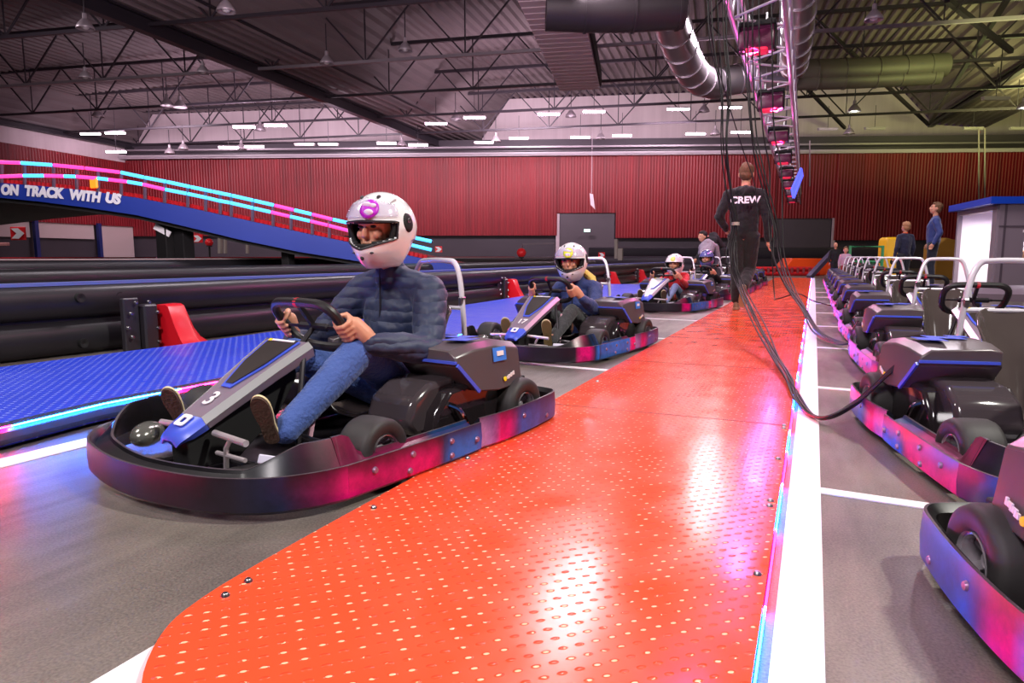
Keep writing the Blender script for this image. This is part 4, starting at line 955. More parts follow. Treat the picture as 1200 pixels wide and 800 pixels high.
place(KART, -1.75, 2.25, -101, 'nearest go-kart at left, with the number 3 on its nose'); 
KALT = k17
place(k17, -1.88, 5.24, -99, 'go-kart with the number 17 on its nose, behind the front kart')
place(kkid, -1.93, 10.0, -103, 'go-kart driven by the child in red, third in the left line')
# parked behind the child
for i, (x, y, a, lb) in enumerate([(-1.80, 12.6, -97, 'empty go-kart parked right behind the child in red'), (-1.75, 14.5, -95, 'empty go-kart with bright blue bumper side, left of the crew member\'s legs'), (-1.7, 16.4, -92, 'go-kart parked at the far end of the left line'), (-1.7, 18.6, -92, 'farthest go-kart of the left line, mostly hidden by the crew member')]):
    place(newkart(), x, y, a, lb, 'go-karts in the left line')
rl_ = ['nearest parked go-kart, cut by the lower right corner', 'second parked go-kart from the front, its seat cut by the right photo edge', 'third parked go-kart from the front in the right row', 'fourth parked go-kart from the front in the right row', 'fifth parked go-kart from the front in the right row', 'sixth parked go-kart from the front in the right row', 'seventh parked go-kart from the front in the right row', 'eighth parked go-kart from the front in the right row', 'ninth parked go-kart from the front in the right row', 'tenth parked go-kart in the right row, near its far end', 'farthest parked go-kart of the right row']
for i in range(11):
    k = newkart() if i not in (4, 6, 9) else copy_tree(KALT); place(k, [1.01, .91, .91, .88][min(i, 3)], [1.29, 3.04, 5.20, 7.10][i] if i < 4 else 7.10+1.9*(i-3), [-75, -77, -85, -87][min(i, 3)], rl_[i], 'go-karts parked in the right row')
number(KART, '3'); number(k17, '17', .085)
# ================================================================ PEOPLE
def rmesh(b, name, m, parent, vox=.012, sm=4, tex=None):
    o = b.build(name, m, parent, smooth=180)
    r = o.modifiers.new('union', 'REMESH'); r.mode = 'VOXEL'; r.voxel_size = vox; r.use_smooth_shade = True
    s = o.modifiers.new('smooth', 'SMOOTH'); s.iterations = sm; s.factor = .5
    if tex:
        d = o.modifiers.new('folds', 'DISPLACE'); d.strength = tex[1]; d.mid_level = .5; d.texture = tex[0]; d.texture_coords = 'LOCAL'
    return o
fold = bpy.data.textures.new('folds', 'CLOUDS'); fold.noise_scale = .07; fold.noise_depth = 2
def wool(name, c, rough=.8, bump=.5, scale=22, stretch=None, sheen=.2): return mat(name, c, rough, bump=bump, bscale=scale, sheen=sheen, bstretch=stretch)
def quilt(name, c, period=.055):
    """puffer fabric: stitched horizontal channels"""
    if name in MATS: return MATS[name]
    m = bpy.data.materials.new(name); m.use_nodes = True; nt = m.node_tree; b = nt.nodes['Principled BSDF']; N = nt.nodes.new; L = nt.links.new
    b.inputs['Base Color'].default_value = lin(c); b.inputs['Roughness'].default_value = .58; b.inputs['Sheen Weight'].default_value = .15
    tc = N('ShaderNodeTexCoord'); w = N('ShaderNodeTexWave'); w.bands_direction = 'Z'; w.wave_profile = 'SIN'; w.inputs['Scale'].default_value = .314/period; w.inputs['Distortion'].default_value = 1.6; w.inputs['Detail Scale'].default_value = 3
    n = N('ShaderNodeTexNoise'); n.inputs['Scale'].default_value = 26; n.inputs['Detail'].default_value = 4
    L(tc.outputs['Object'], w.inputs['Vector']); L(tc.outputs['Object'], n.inputs['Vector'])
    a = N('ShaderNodeMath'); a.operation = 'MULTIPLY_ADD'; L(n.outputs['Fac'], a.inputs[0]); a.inputs[1].default_value = .35; 
    p = N('ShaderNodeMath'); p.operation = 'POWER'; L(w.outputs['Fac'], p.inputs[0]); p.inputs[1].default_value = .45; L(p.outputs[0], a.inputs[2])
    bp = N('ShaderNodeBump'); bp.inputs['Strength'].default_value = .4; bp.inputs['Distance'].default_value = .014; L(a.outputs[0], bp.inputs['Height']); L(bp.outputs[0], b.inputs['Normal'])
    MATS[name] = m; return m
# ---- helmet (local: +x front, origin at head centre)
def hsurf(az, el, k=1.0):
    ca, sa, ce, se = cos(az), sin(az), cos(el), sin(el)
    if el < 0: ce = max(ce, 0)**.62
    ax_ = (.195 if ca > 0 else .192); 
    front = max(0, ca)
    if el < 0: ax_ += .034*front*min(1, -se*2)-.03*max(0, -ca)*min(1, -se)
    b_ = .160-((.030+.035*max(0, ca))*min(1, -se*1.25) if el < 0 else 0)
    c_ = .178 if el >= 0 else .205
    lift = (.05*max(0, -ca)) if el < -.3 else 0
    return V((ax_*ca*ce, b_*sa*ce, c_*se+lift))*k
def shell_patch(inside, k, nu=120, nv=80, e0=-62, e1=90):
    vs = []; idx = {}; fs = []
    for j in range(nv+1):
        el = radians(e0+(e1-e0)*j/nv)
        for i in range(nu): vs.append(hsurf(2*pi*i/nu, min(el, radians(89.5)), k))
    for j in range(nv):
        el = radians(e0+(e1-e0)*(j+.5)/nv)
        for i in range(nu):
            az = 2*pi*(i+.5)/nu
            if az > pi: az -= 2*pi
            if inside(az, hsurf(az, el), el): fs.append((j*nu+i, j*nu+(i+1) % nu, (j+1)*nu+(i+1) % nu, (j+1)*nu+i))
    used = sorted({q for f in fs for q in f}); mp = {q: n for n, q in enumerate(used)}
    b = MB(); b.add([vs[q] for q in used], [tuple(mp[q] for q in f) for f in fs]); return b
def disc_patch(az0, el0, r, k, th=.004, n=28, stretch=1):
    vs = [hsurf(az0, el0, k)]
    for rr_ in (.33, .66, 1):
        for i in range(n):
            a = 2*pi*i/n; vs.append(hsurf(az0+r*rr_*cos(a)*1.15, el0+r*rr_*sin(a)*stretch, k))
    fs = [(0, 1+i, 1+(i+1) % n) for i in range(n)]
    for q in range(2):
        for i in range(n): fs.append((1+q*n+i, 1+(q+1)*n+i, 1+(q+1)*n+(i+1) % n, 1+q*n+(i+1) % n))
    b = MB(); b.add(vs, fs); return b
def helmet(parent, loc, yaw, pitch, shell, badge, visor=True, s=1.0, roll=0):
    port = lambda az, p: abs(az) < radians(64) and p.z < .044-.010*abs(az) and p.z > (-.084+.040*abs(az)) 
    b = shell_patch(lambda az, p, el: not port(az, p), 1.0)
    h = b.build('helmet', shell, parent, smooth=180); md = h.modifiers.new('th', 'SOLIDIFY'); md.thickness = .012; md.offset = -1
    h.location = loc; h.rotation_euler = (roll, pitch, yaw); h.scale = (s,)*3
    b = shell_patch(lambda az, p, el: not (abs(az) < radians(52) and p.z < .036 and p.z > -.070+.022*abs(az)), .935, 80, 56, -66)
    q = b.build('padding', mat('padding_black', (14, 12, 14), .8), h, smooth=180); md = q.modifiers.new('th', 'SOLIDIFY'); md.thickness = .02; md.offset = -1
    # rim around the eye port
    P = []
    for az in range(-63, 64, 6): a = radians(az); P.append((a, .046-.010*abs(a)))
    for az in range(63, -64, -6): a = radians(az); P.append((a, -.086+.040*abs(a)))
    pts = []
    for a, z in P:
        c_ = .178 if z >= 0 else .205; el = math.asin(max(-1, min(1, z/c_))); pts.append(hsurf(a, el, 1.0))
    b = MB(); b.tube(pts, .0055, 6, closed=True); b.build('port_gasket', mat('gasket', (38, 34, 38), .5), h)
    if visor:
        b = shell_patch(lambda az, p, el: abs(az) < radians(66) and p.z > .060 and p.z < .145-.03*abs(az), 1.055, 90, 60)
        v = b.build('visor', mat('visor_clear', (225, 215, 235), .06, alpha=.38, coat=.6), h, smooth=180); md = v.modifiers.new('th', 'SOLIDIFY'); md.thickness = .004
    for s_ in (-1, 1):
        b = disc_patch(s_*radians(84), radians(10), .17, 1.012, stretch=1.5); q = b.build('visor_pivot', MATTEBLACK, h, smooth=180); md = q.modifiers.new('th', 'SOLIDIFY'); md.thickness = .006
        b = MB(); b.lathe([(0, .004), (.010, .003), (.012, 0)], hsurf(s_*radians(84), radians(12), 1.03), (0, s_, 0), 12); b.build('pivot_screw', STEEL, q)
        b = MB(); c_ = hsurf(s_*radians(32), radians(58), 1.005); b.ell(c_, (.020, .006, .010)); b.build('vent', mat('vent_dark', (50, 46, 50), .5), h)
        b = MB(); b.bar(hsurf(s_*radians(52), radians(42), 1.008), hsurf(s_*radians(74), radians(50), 1.01), .012, .008); b.build('vent', mat('vent_grey', (190, 186, 190), .4), h)
    b = MB(); b.ell(hsurf(0, radians(-38), .995), (.008, .010, .012)); b.ell(hsurf(radians(24), radians(-30), .995), (.006, .014, .005)); b.ell(hsurf(radians(-24), radians(-30), .995), (.006, .014, .005)); b.build('chin_vent', mat('vent_dark', (50, 46, 50), .5), h)
    if badge:
        az, el, r, m, m2 = badge
        b = disc_patch(az, el, r, 1.066 if visor else 1.008); q = b.build('badge', m, h, smooth=180); md = q.modifiers.new('th', 'SOLIDIFY'); md.thickness = .003
        if m2:
            b = MB(); 
            for (da, de, rr_) in ((-.10, .10, .045), (.10, .06, .04), (0, -.12, .05)): 
                c_ = hsurf(az+da, el+de, 1.072 if visor else 1.014); b.ell(c_, (.006, r*rr_*1.9, r*rr_*1.1))
            b.build('badge_mark', m2, q)
    return h
def head_mesh(b, c, s=1.0, yaw=0, R=None):
    """skull, face planes, nose, lips, chin, ears; +x is the face before rotation"""
    c = V(c); R = R or Matrix.Rotation(yaw, 3, 'Z')
    def E(p, r): b.ell(c+R @ (V(p)*s), tuple(x*s for x in r), 14, 10, R)
    E((-.012, 0, .025), (.100, .080, .105)); E((.020, 0, -.035), (.068, .064, .080)); E((.048, 0, -.085), (.030, .032, .026))
    E((.078, 0, .028), (.022, .055, .018)); E((.098, 0, -.018), (.022, .013, .026)); E((.106, 0, -.028), (.013, .016, .011)); E((.084, 0, -.058), (.014, .026, .009))
    for s_ in (-1, 1):
        E((.062, s_*.038, -.022), (.028, .022, .024)); E((-.008, s_*.082, -.01), (.020, .010, .032))
def face_parts(parent, c, s, R, hairc=None):
    c = V(c)
    for s_ in (-1, 1): b = MB(); b.ell(c+R @ (V((.083, s_*.030, .010))*s), (.009*s, .014*s, .007*s), R=R); b.build('eye', mat('eye_dark', (40, 26, 24), .3), parent)
def grip_hand(b, wrist, rc, t, o, n, s=1.0, rim=.017):
    """hand closed round a rim: rc rim centre, t rim tangent (index side), o outward, n towards the driver"""
    rc, t, o, n, wrist = V(rc), V(t).normalized(), V(o).normalized(), V(n).normalized(), V(wrist)
    R0 = rim+.011*s
    pt = lambda a, rr_, k: rc+t*k+n*(cos(radians(a))*rr_)+o*(sin(radians(a))*rr_)
    kn = pt(35, R0+.020*s, 0)
    b.caps([wrist, wrist.lerp(kn, .5), kn], [.029*s, .034*s, .030*s], 12)
    for i, k in enumerate((.033, .011, -.011, -.032)):
        L_ = (1.0, 1.06, 1.0, .86)[i]; r = (.0105, .011, .0105, .0092)[i]*s
        pts = [pt(30, R0+.016*s, k*s), pt(80, R0+.008*s, k*s), pt(80+50*L_, R0+.003*s, k*s), pt(80+105*L_, R0, k*s), pt(80+150*L_, R0, k*s*.98)]
        b.caps(pts, [r*1.1, r*1.08, r, r*.95, r*.85], 8)
    pts = [wrist.lerp(kn, .55)+t*.022*s, pt(0, R0+.014*s, .045*s), pt(-55, R0+.004*s, .05*s), pt(-100, R0+.002*s, .042*s)]
    b.caps(pts, [.014*s, .0135*s, .0115*s, .0095*s], 8)
def shoe(parent, M4, sole_c, edge_c, upper_m, L_=.29, s=1):
    """shoe pointing +x, sole down; M4 puts it on the foot (origin: under the ankle)"""
    out_ = [(-.07, 0), (-.062, .030), (-.03, .038), (.04, .036), (.11, .046), (.17, .045), (.205, .028), (.218, 0), (.205, -.028), (.17, -.042), (.11, -.042), (.04, -.034), (-.03, -.038), (-.062, -.030)]
    P = smooth_path([V((x, y, 0)) for x, y in out_], 3, True)
    tr = lambda p: (M4 @ (V(p)*s))
    b = MB(); b.loft([[tr(p*1.0) for p in P], [tr(p+V((0, 0, .010))) for p in P]]); so = b.build('shoe', upper_m, parent, smooth=30)
    # the shoe object is the upper; the sole parts are its children
    me = so.data
    b = MB()
    b.loft([[tr(V((p.x, p.y, -.012))) for p in P], [tr(V((p.x, p.y, .004))) for p in P]]); b.build('sole', mat('sole_%d' % sole_c[0], sole_c, .85, bump=.4, bscale=90), so, smooth=30)
    b = MB(); b.loft([[tr(V((p.x*1.015, p.y*1.04, .003))) for p in P], [tr(V((p.x*1.015, p.y*1.04, .016))) for p in P]]); b.build('sole_edge', mat('edge_%d' % edge_c[0], edge_c, .6), so, smooth=30)
    # upper
    secs = [(-.062, .030, .055), (-.04, .036, .085), (.0, .037, .100), (.04, .037, .092), (.08, .040, .068), (.12, .043, .052), (.17, .040, .042), (.20, .026, .030)]
    b = MB(); rings = []
    for x, w_, hh in secs: rings.append([tr((x, w_*cos(a)*(1 if sin(a) < .3 else 1-.25*(sin(a)-.3)), .008+max(0, sin(a))*hh if sin(a) > 0 else .008)) for a in [2*pi*k/16 for k in range(16)]])
    b.loft(rings); q = b.build('upper', upper_m, so, smooth=60)
    return so
# ---- seated kart driver (nominal kart coordinates)
def driver(kart, label, J, jacket, trousers, hm, look=0, pitch=.05, hands=True, s=1.0, sole=(78, 56, 44), edge=(222, 205, 160), shoe_m=None, vox=1.0, hair=None, group=None, visor=True, badge=None, skin=None, quiltless=True):
    o = empty('person'); o.matrix_world = kart.matrix_basis.copy() if False else Matrix.Identity(4)
    o.location = kart.location; o.rotation_euler = kart.rotation_euler; o.scale = kart.scale
    tag(o, label, 'person', group)
    sk = skin or SKIN
    hd = V(J['head']); nk = V(J['neck']); Rh = Matrix.Rotation(look, 3, 'Z')
    b = MB(); head_mesh(b, hd+Rh @ V((.045, 0, -.005)), 1.12, R=Rh)
    b.caps([nk, hd-V((0, 0, .08))], [.06, .055])
    b.caps([J['pelvis'], V(J['chest'])-V((0, 0, .05))], [.10, .11])
    for k, s_ in (('L', 1), ('R', -1)):
        sh, el, wr = V(J['sh'+k]), V(J['el'+k]), V(J['wr'+k])
        b.caps([V(J['chest']), sh], [.07, .05]); b.caps([sh, el, wr], [.042, .038, .026])
        b.caps([J['hip'+k], J['kn'+k], J['an'+k]], [.07, .055, .035]); b.caps([J['pelvis'], J['hip'+k]], [.09, .08])
        b.caps([J['an'+k], V(J['an'+k])+V((-.01, 0, .03))], [.034, .03])
        if hands:
            a = V(J['grip'+k]); wcn = V((.155, 0, .56)); oo = (a-wcn).normalized(); nn_ = V((-.8, 0, .6)); nn_ = (nn_-oo*nn_.dot(oo)).normalized(); tt = nn_.cross(oo)
            if tt.z < 0: tt = -tt
            grip_hand(b, wr, a, tt, oo, nn_, s*1.12)
        else: b.ell(wr, .035*s)
    body = rmesh(b, 'body', sk, o, .0055*vox, 3)
    face_parts(o, hd+Rh @ V((.045, 0, -.005)), 1.12, Rh)
    # jacket
    b = MB(); pv, ch = V(J['pelvis']), V(J['chest']); w_ = J.get('bw', .15)
    b.caps([pv+V((0, 0, -.02)), pv+V((.01, 0, .10)), ch+V((0, 0, -.08)), ch+V((-.005, 0, .05))], [w_*.92, w_*.98, w_*1.02, w_*.85], 16, sq=1)
    b.caps([pv+V((-.0, .06, .0)), ch+V((0, .075, -.02))], [w_*.8, w_*.86]); b.caps([pv+V((-.0, -.06, .0)), ch+V((0, -.075, -.02))], [w_*.8, w_*.86])
    for k, s_ in (('L', 1), ('R', -1)):
        sh, el, wr = V(J['sh'+k]), V(J['el'+k]), V(J['wr'+k]); f_ = J.get('aw', 1)
        b.caps([ch+V((-.01, s_*.05, .07)), sh], [.085*f_, .080*f_]); b.caps([nk+V((-.01, s_*.02, -.02)), sh+V((0, -s_*.02, .02))], [.06*f_, .065*f_])
        b.caps([sh, sh.lerp(el, .5), el], [.080*f_, .076*f_, .070*f_]); b.caps([el, el.lerp(wr, .5), wr.lerp(el, -.03)], [.070*f_, .064*f_, .044*f_])
    b.caps([nk+V((-.01, 0, -.03)), nk+V((.01, 0, .045))], [.085, .074])
    jk = rmesh(b, 'jacket', jacket, o, .011, 3, (fold, .018))
    b = MB(); zf = J.get('zip', .145); b.tube([nk+V((.075, 0, .03)), ch+V((zf, 0, .02)), ch+V((zf+.01, 0, -.12)), pv+V((zf, 0, .06))], .005, 6); b.build('zip', mat('zip_dark', (24, 24, 34), .4), jk)
    b = MB()
    for k, s_ in (('L', 1), ('R', -1)):
        f_ = J.get('lw', 1); b.caps([pv+V((0, s_*.06, 0)), J['hip'+k], J['kn'+k]], [.11*f_, .098*f_, .072*f_], 14); b.caps([J['kn'+k], V(J['kn'+k]).lerp(V(J['an'+k]), .4), J['an'+k]], [.072*f_, .068*f_, .052*f_], 14)
    rmesh(b, 'trousers', trousers, o, .011, 3, (fold, .010))
    for k, s_ in (('L', 1), ('R', -1)):
        f = V(J['an'+k])+V((.07, 0, .01)); x = V((.40, .12, .90)).normalized(); z = V((-.74, -.55, .30)); z = (z-x*z.dot(x)).normalized(); y = z.cross(x)
        M4 = Matrix(((x.x, y.x, z.x, f.x), (x.y, y.y, z.y, f.y), (x.z, y.z, z.z, f.z), (0, 0, 0, 1)))
        shoe(o, M4, sole, edge, shoe_m or mat('shoe_dark', (44, 40, 46), .7), s=J.get('shoe', 1))
    helmet(o, hd, look, pitch, hm, badge, visor=visor, s=s if s > .9 else .94)
    if hair: hair(o, hd)
    return o
JA = dict(pelvis=(-.44, 0, .20), chest=(-.40, 0, .60), neck=(-.335, 0, .79), head=(-.265, .02, 1.005),
          shL=(-.37, .225, .70), elL=(-.22, .35, .44), wrL=(.055, .275, .49), gripL=(.148, .196, .555), shR=(-.36, -.22, .70), elR=(-.17, -.36, .45), wrR=(.06, -.27, .475), gripR=(.148, -.196, .555),
          hipL=(-.34, .11, .20), knL=(.085, .20, .45), anL=(.50, .23, .19), hipR=(-.34, -.11, .20), knR=(.12, -.18, .42), anR=(.55, -.315, .17), bw=.165, aw=1.08, lw=1.08, shoe=.76)
NAVY = quilt('navy_quilt', (38, 48, 78)); JEANS = wool('denim', (62, 88, 158), .8, .5, 60)
PURP = mat('badge_purple', (178, 20, 190), .4); YB = mat('badge_yellow', (222, 228, 40), .4); WM = mat('mark_white', (240, 230, 245), .4)
bpy.context.view_layer.update()
HW = mat('helmet_shell_white', (242, 238, 240), .16, coat=.6)
driver(KART, 'person in a navy quilted jacket and purple-badged white helmet, steering the front kart', JA, NAVY, JEANS, HW, look=radians(14), pitch=.08, visor=True, badge=(radians(15), radians(33), .27, PURP, WM), s=1.0)
JB = dict(JA); JB.update(chest=(-.40, 0, .50), neck=(-.35, 0, .62), head=(-.245, -.01, .825), shL=(-.37, .185, .57), elL=(-.20, .27, .38), wrL=(.055, .265, .49), shR=(-.37, -.185, .57), elR=(-.18, -.29, .40), bw=.135, aw=.9, lw=.9, knL=(.10, .18, .38), knR=(.10, -.14, .38), shoe=.9, anL=(.50, .20, .15), anR=(.52, -.2, .15))
BLOND = mat('hair_blond', (225, 195, 95), .6, bump=.5, bscale=60)
def blond(o, hd):
    b = MB(); b.caps([hd+V((-.14, .06, -.10)), hd+V((-.17, .14, -.17)), hd+V((-.13, .20, -.27))], [.05, .055, .025], sq=.7); b.caps([hd+V((-.15, -.02, -.12)), hd+V((-.20, .02, -.22)), hd+V((-.19, .04, -.32))], [.06, .05, .02], sq=.6); b.build('hair', BLOND, o)
NAVY2 = wool('navy_coat', (40, 56, 112), .7, .4, 30); DKT = wool('dark_trousers', (52, 54, 56), .85, .4, 40)
driver(k17, 'blond person in dark blue with a yellow round helmet badge, driving kart 17', JB, NAVY2, DKT, HW, look=radians(16), pitch=.10, visor=True, badge=(radians(2), radians(32), .28, YB, WM), hair=blond, vox=1.6, sole=(120, 98, 60))
JC = dict(JB); JC.update(chest=(-.38, 0, .46), neck=(-.33, 0, .56), head=(-.27, 0, .74), shL=(-.35, .165, .53), shR=(-.35, -.165, .53), elL=(-.16, .25, .40), elR=(-.16, -.25, .40), bw=.125, aw=.85, lw=.8)
driver(kkid, 'child in a red jacket and blue trousers with a white helmet, steering the third kart', JC, wool('red_jacket', (205, 24, 36), .7, .4, 30), wool('blue_trousers', (110, 130, 170), .8, .3, 30), HW, look=radians(10), pitch=.05, visor=False, badge=(radians(2), radians(34), .27, mat('badge_soft_yellow', (235, 225, 110), .4), None), vox=2.2)
kd = [o for o in bpy.data.objects if o.get('label') == 'empty go-kart parked right behind the child in red'][0]
kd['label'] = 'go-kart right behind the child in red, with a driver in black'
driver(kd, 'person in black with a dark blue helmet, seated behind the child in red', JB, BLACKF, DKT, mat('helmet_navy', (90, 92, 150), .2, coat=.6), look=radians(0), visor=False, badge=None, vox=2.5)
# ---- standing people
def stander(label, loc, yaw, h, top_m, leg_m, hair_c, pose, vox=.012, shoe_c=(60, 46, 38), hood=False, skin=None, boots=None, waist=None, child=1.0):
    """built 1.80 m tall facing +x, feet at z 0, then scaled to h"""
    o = empty('person', loc, yaw, h/1.80); tag(o, label, 'person')
    J = dict(head=(.0, 0, 1.675), neck=(-.01, 0, 1.50), chest=(0, 0, 1.30), belly=(0, 0, 1.08), pelvis=(0, 0, .96), shL=(-.01, .185, 1.42), elL=(-.03, .25, 1.13), wrL=(.03, .26, .90), shR=(-.01, -.185, 1.42), elR=(-.03, -.25, 1.13), wrR=(.03, -.26, .90),
             hipL=(0, .09, .92), knL=(.02, .10, .50), anL=(-.02, .10, .09), hipR=(0, -.09, .92), knR=(.02, -.10, .50), anR=(-.02, -.10, .09), look=0, tilt=0, toeL=(1, 0, 0), toeR=(1, 0, 0), upL=(0, 0, 1), upR=(0, 0, 1)); J.update(pose)
    Rh = Matrix.Rotation(J['look'], 3, 'Z') @ Matrix.Rotation(J['tilt'], 3, 'Y'); hd = V(J['head'])
    b = MB(); head_mesh(b, hd, 1.02*child, R=Rh); b.caps([J['neck'], hd-V((0, 0, .06))], [.055, .05])
    b.caps([J['pelvis'], J['belly'], J['chest']], [.11, .10, .12])
    for k, s_ in (('L', 1), ('R', -1)):
        b.caps([J['chest'], J['sh'+k]], [.08, .05]); b.caps([J['sh'+k], J['el'+k], J['wr'+k]], [.045, .038, .026])
        b.caps([J['pelvis'], J['hip'+k], J['kn'+k], J['an'+k]], [.09, .085, .055, .036])
        d = (V(J['wr'+k])-V(J['el'+k])).normalized(); w_ = V(J['wr'+k]); f_ = V((1, 0, 0)); f_ = (f_-d*f_.dot(d)).normalized(); pn = d.cross(f_)*(-s_)
        b.caps([w_, w_+d*.05], [.024, .030], sq=1); b.caps([w_+d*.05-f_*.018, w_+d*.055+f_*.018], [.020, .020])
        for q, off in enumerate((.030, .010, -.010, -.029)):
            L_ = (.070, .078, .072, .056)[q]; p0 = w_+d*.075+f_*off; b.caps([p0, p0+d*L_*.5+pn*.006, p0+d*L_*.85+pn*.026], [.0098, .009, .0078], 7)
        p0 = w_+d*.025+f_*.028; b.caps([p0, p0+d*.03+f_*.018+pn*.01, p0+d*.06+f_*.022+pn*.018], [.013, .011, .009], 7)
        b.caps([J['an'+k], V(J['an'+k])+V(J['toe'+k])*.1-V(J['up'+k])*.04], [.035, .03])
    rmesh(b, 'body', skin or SKIN, o, .0075 if vox < .013 else vox*.8, 2)
    face_parts(o, hd, 1.02*child, Rh)
    b = MB()
    b.caps([V(J['pelvis'])+V((0, 0, .02)), J['belly'], J['chest'], V(J['chest'])+V((-.01, 0, .10))], [.13, .135, .145, .11], 16)
    for k, s_ in (('L', 1), ('R', -1)):
        b.caps([V(J['pelvis'])+V((0, s_*.05, .02)), V(J['belly'])+V((0, s_*.055, 0)), V(J['chest'])+V((0, s_*.07, .04))], [.115, .115, .12])
        b.caps([V(J['neck'])+V((-.01, s_*.03, -.03)), J['sh'+k]], [.06, .068]); b.caps([J['sh'+k], J['el'+k]], [.072, .062]); b.caps([J['el'+k], V(J['wr'+k]).lerp(V(J['el'+k]), .06)], [.062, .042])
    b.caps([V(J['neck'])+V((-.01, 0, -.05)), V(J['neck'])+V((-.005, 0, -.01))], [.075, .062])
    if hood: b.caps([V(J['neck'])+V((-.07, -.06, -.03)), V(J['neck'])+V((-.10, 0, -.06)), V(J['neck'])+V((-.07, .06, -.03))], [.055, .07, .055]); b.caps([V(J['neck'])+V((-.08, 0, -.04)), V(J['neck'])+V((-.11, 0, -.14))], [.07, .04])
    jk = rmesh(b, 'jacket', top_m, o, vox, 3, (fold, .02))
    b = MB()
    for k, s_ in (('L', 1), ('R', -1)):
        b.caps([V(J['pelvis'])+V((0, s_*.04, 0)), J['hip'+k], J['kn'+k]], [.115, .108, .078], 14); b.caps([J['kn'+k], V(J['kn'+k]).lerp(V(J['an'+k]), .5), V(J['an'+k]).lerp(V(J['kn'+k]), .1)], [.078, .072, .062], 14)
    rmesh(b, 'trousers', leg_m, o, vox, 3, (fold, .012))
    for k in 'LR':
        x = V(J['toe'+k]).normalized(); z = V(J['up'+k]); z = (z-x*z.dot(x)).normalized(); y = z.cross(x); f = V(J['an'+k])-z*.078
        shoe(o, Matrix(((x.x, y.x, z.x, f.x), (x.y, y.y, z.y, f.y), (x.z, y.z, z.z, f.z), (0, 0, 0, 1))), shoe_c, tuple(min(255, c+20) for c in shoe_c), boots or mat('boot_%d' % shoe_c[0], shoe_c, .7))
    if hair_c:
        b = MB(); k_ = 1.02*child
        E = lambda p, r: b.ell(hd+Rh @ (V(p)*k_), tuple(x*k_ for x in r), 16, 10, Rh)
        E((-.022, 0, .048), (.100, .086, .092)); E((-.045, 0, -.01), (.070, .080, .075)); E((.03, 0, .095), (.055, .065, .032))
        rmesh(b, 'hair', hair_c, o, .01, 1, (fold, .02))
    return o, jk
BROWN = mat('hair_brown', (104, 72, 44), .65, bump=.6, bscale=70)
yaw_away = pi/2+radians(3)
p = at(868, 362, PH+.012)
crew, jk = stander('person in a black hooded CREW top, walking away along the red platform', (p.x, p.y, PH+.006), yaw_away, 1.97, wool('hoodie_black', (13, 12, 15), .85, .4, 30), wool('work_trousers', (22, 20, 19), .85, .4, 30), BROWN,
    dict(head=(.03, 0, 1.675), shL=(-.02, .20, 1.42), elL=(-.02, .30, 1.16), wrL=(.14, .22, 1.0), elR=(-.04, -.27, 1.12), wrR=(.02, -.29, .86), hipL=(0, .09, .92), knL=(.03, .07, .50), anL=(0, .06, .09), hipR=(0, -.09, .92), knR=(.10, -.08, .50), anR=(-.26, -.03, .28), toeR=(.35, 0, -.94), upR=(.94, 0, .35)), shoe_c=(150, 122, 92), hood=True, boots=mat('boot_tan', (128, 100, 74), .75), vox=.011)
text('lettering', 'CREW', .112, mat('letters_white', (238, 236, 240), .6), jk, basis((-.272, -.01, 1.335), (0, -1, 0), (.16, 0, 1)), .004, bold=.004, sx=1.06)
p = atd(1089, 345, 16.2); 
stander('person in a dark blue jacket and dark trousers standing with head raised, beside the cabin', (p.x, p.y, 0), HALL_ROT+radians(150), 2.0, wool('blue_softshell', (44, 60, 124), .7, .3, 30), wool('navy_trousers', (30, 34, 50), .85), BROWN, dict(head=(.0, 0, 1.675), tilt=-.25, look=.1, elL=(-.10, .24, 1.16), wrL=(.0, .24, .94), elR=(-.08, -.23, 1.15), wrR=(.06, -.20, .95)), vox=.016)
p = atd(1056, 345, 15.8)
stander('child in a navy top with an orange collar, standing with back turned near the cabin', (p.x, p.y, 0), HALL_ROT+radians(100), 1.52, wool('navy_top', (26, 28, 58), .8), wool('dark_legs', (24, 26, 34), .85), mat('hair_sandy', (168, 120, 84), .7), dict(), vox=.018, child=1.12)
b = MB(); b.lathe([(.062, -.02), (.072, 0), (.062, .02), (.055, 0), (.062, -.02)], (-.0, 0, 1.515), n=18); b.build('orange_collar', mat('orange_trim', (250, 105, 45), .6), [o for o in bpy.data.objects if o.get('label', '').startswith('child in a navy top')][0])
p = atd(977, 330, 20)
stander('person in black standing at the far end of the right kart row', (p.x, p.y, 0), HALL_ROT+radians(-90), 1.15+.0, BLACKF, BLACKF, None, dict(), vox=.02)
p = atd(989, 330, 17.5)
stander('child in a pale pink jacket behind the far karts of the right row', (p.x, p.y, 0), HALL_ROT+radians(-110), .98, wool('pink_top', (190, 150, 170), .8), wool('red_legs', (160, 50, 50), .8), BROWN, dict(), vox=.02, child=1.25)
p = atd(842, 330, 15.5)
stander('person in a black top standing bent forward behind the far karts of the left line', (p.x, p.y, 0), HALL_ROT+radians(-160), 1.75, BLACKF, BLACKF, mat('hair_dark', (40, 30, 30), .7), dict(head=(.48, 0, 1.22), neck=(.34, 0, 1.20), chest=(.20, 0, 1.13), belly=(.08, 0, 1.03), shL=(.28, .18, 1.14), shR=(.28, -.18, 1.14), elL=(.36, .22, .88), elR=(.36, -.22, .88), wrL=(.50, .18, .72), wrR=(.50, -.18, .72)), vox=.02)
p = atd(826, 332, 14.3)
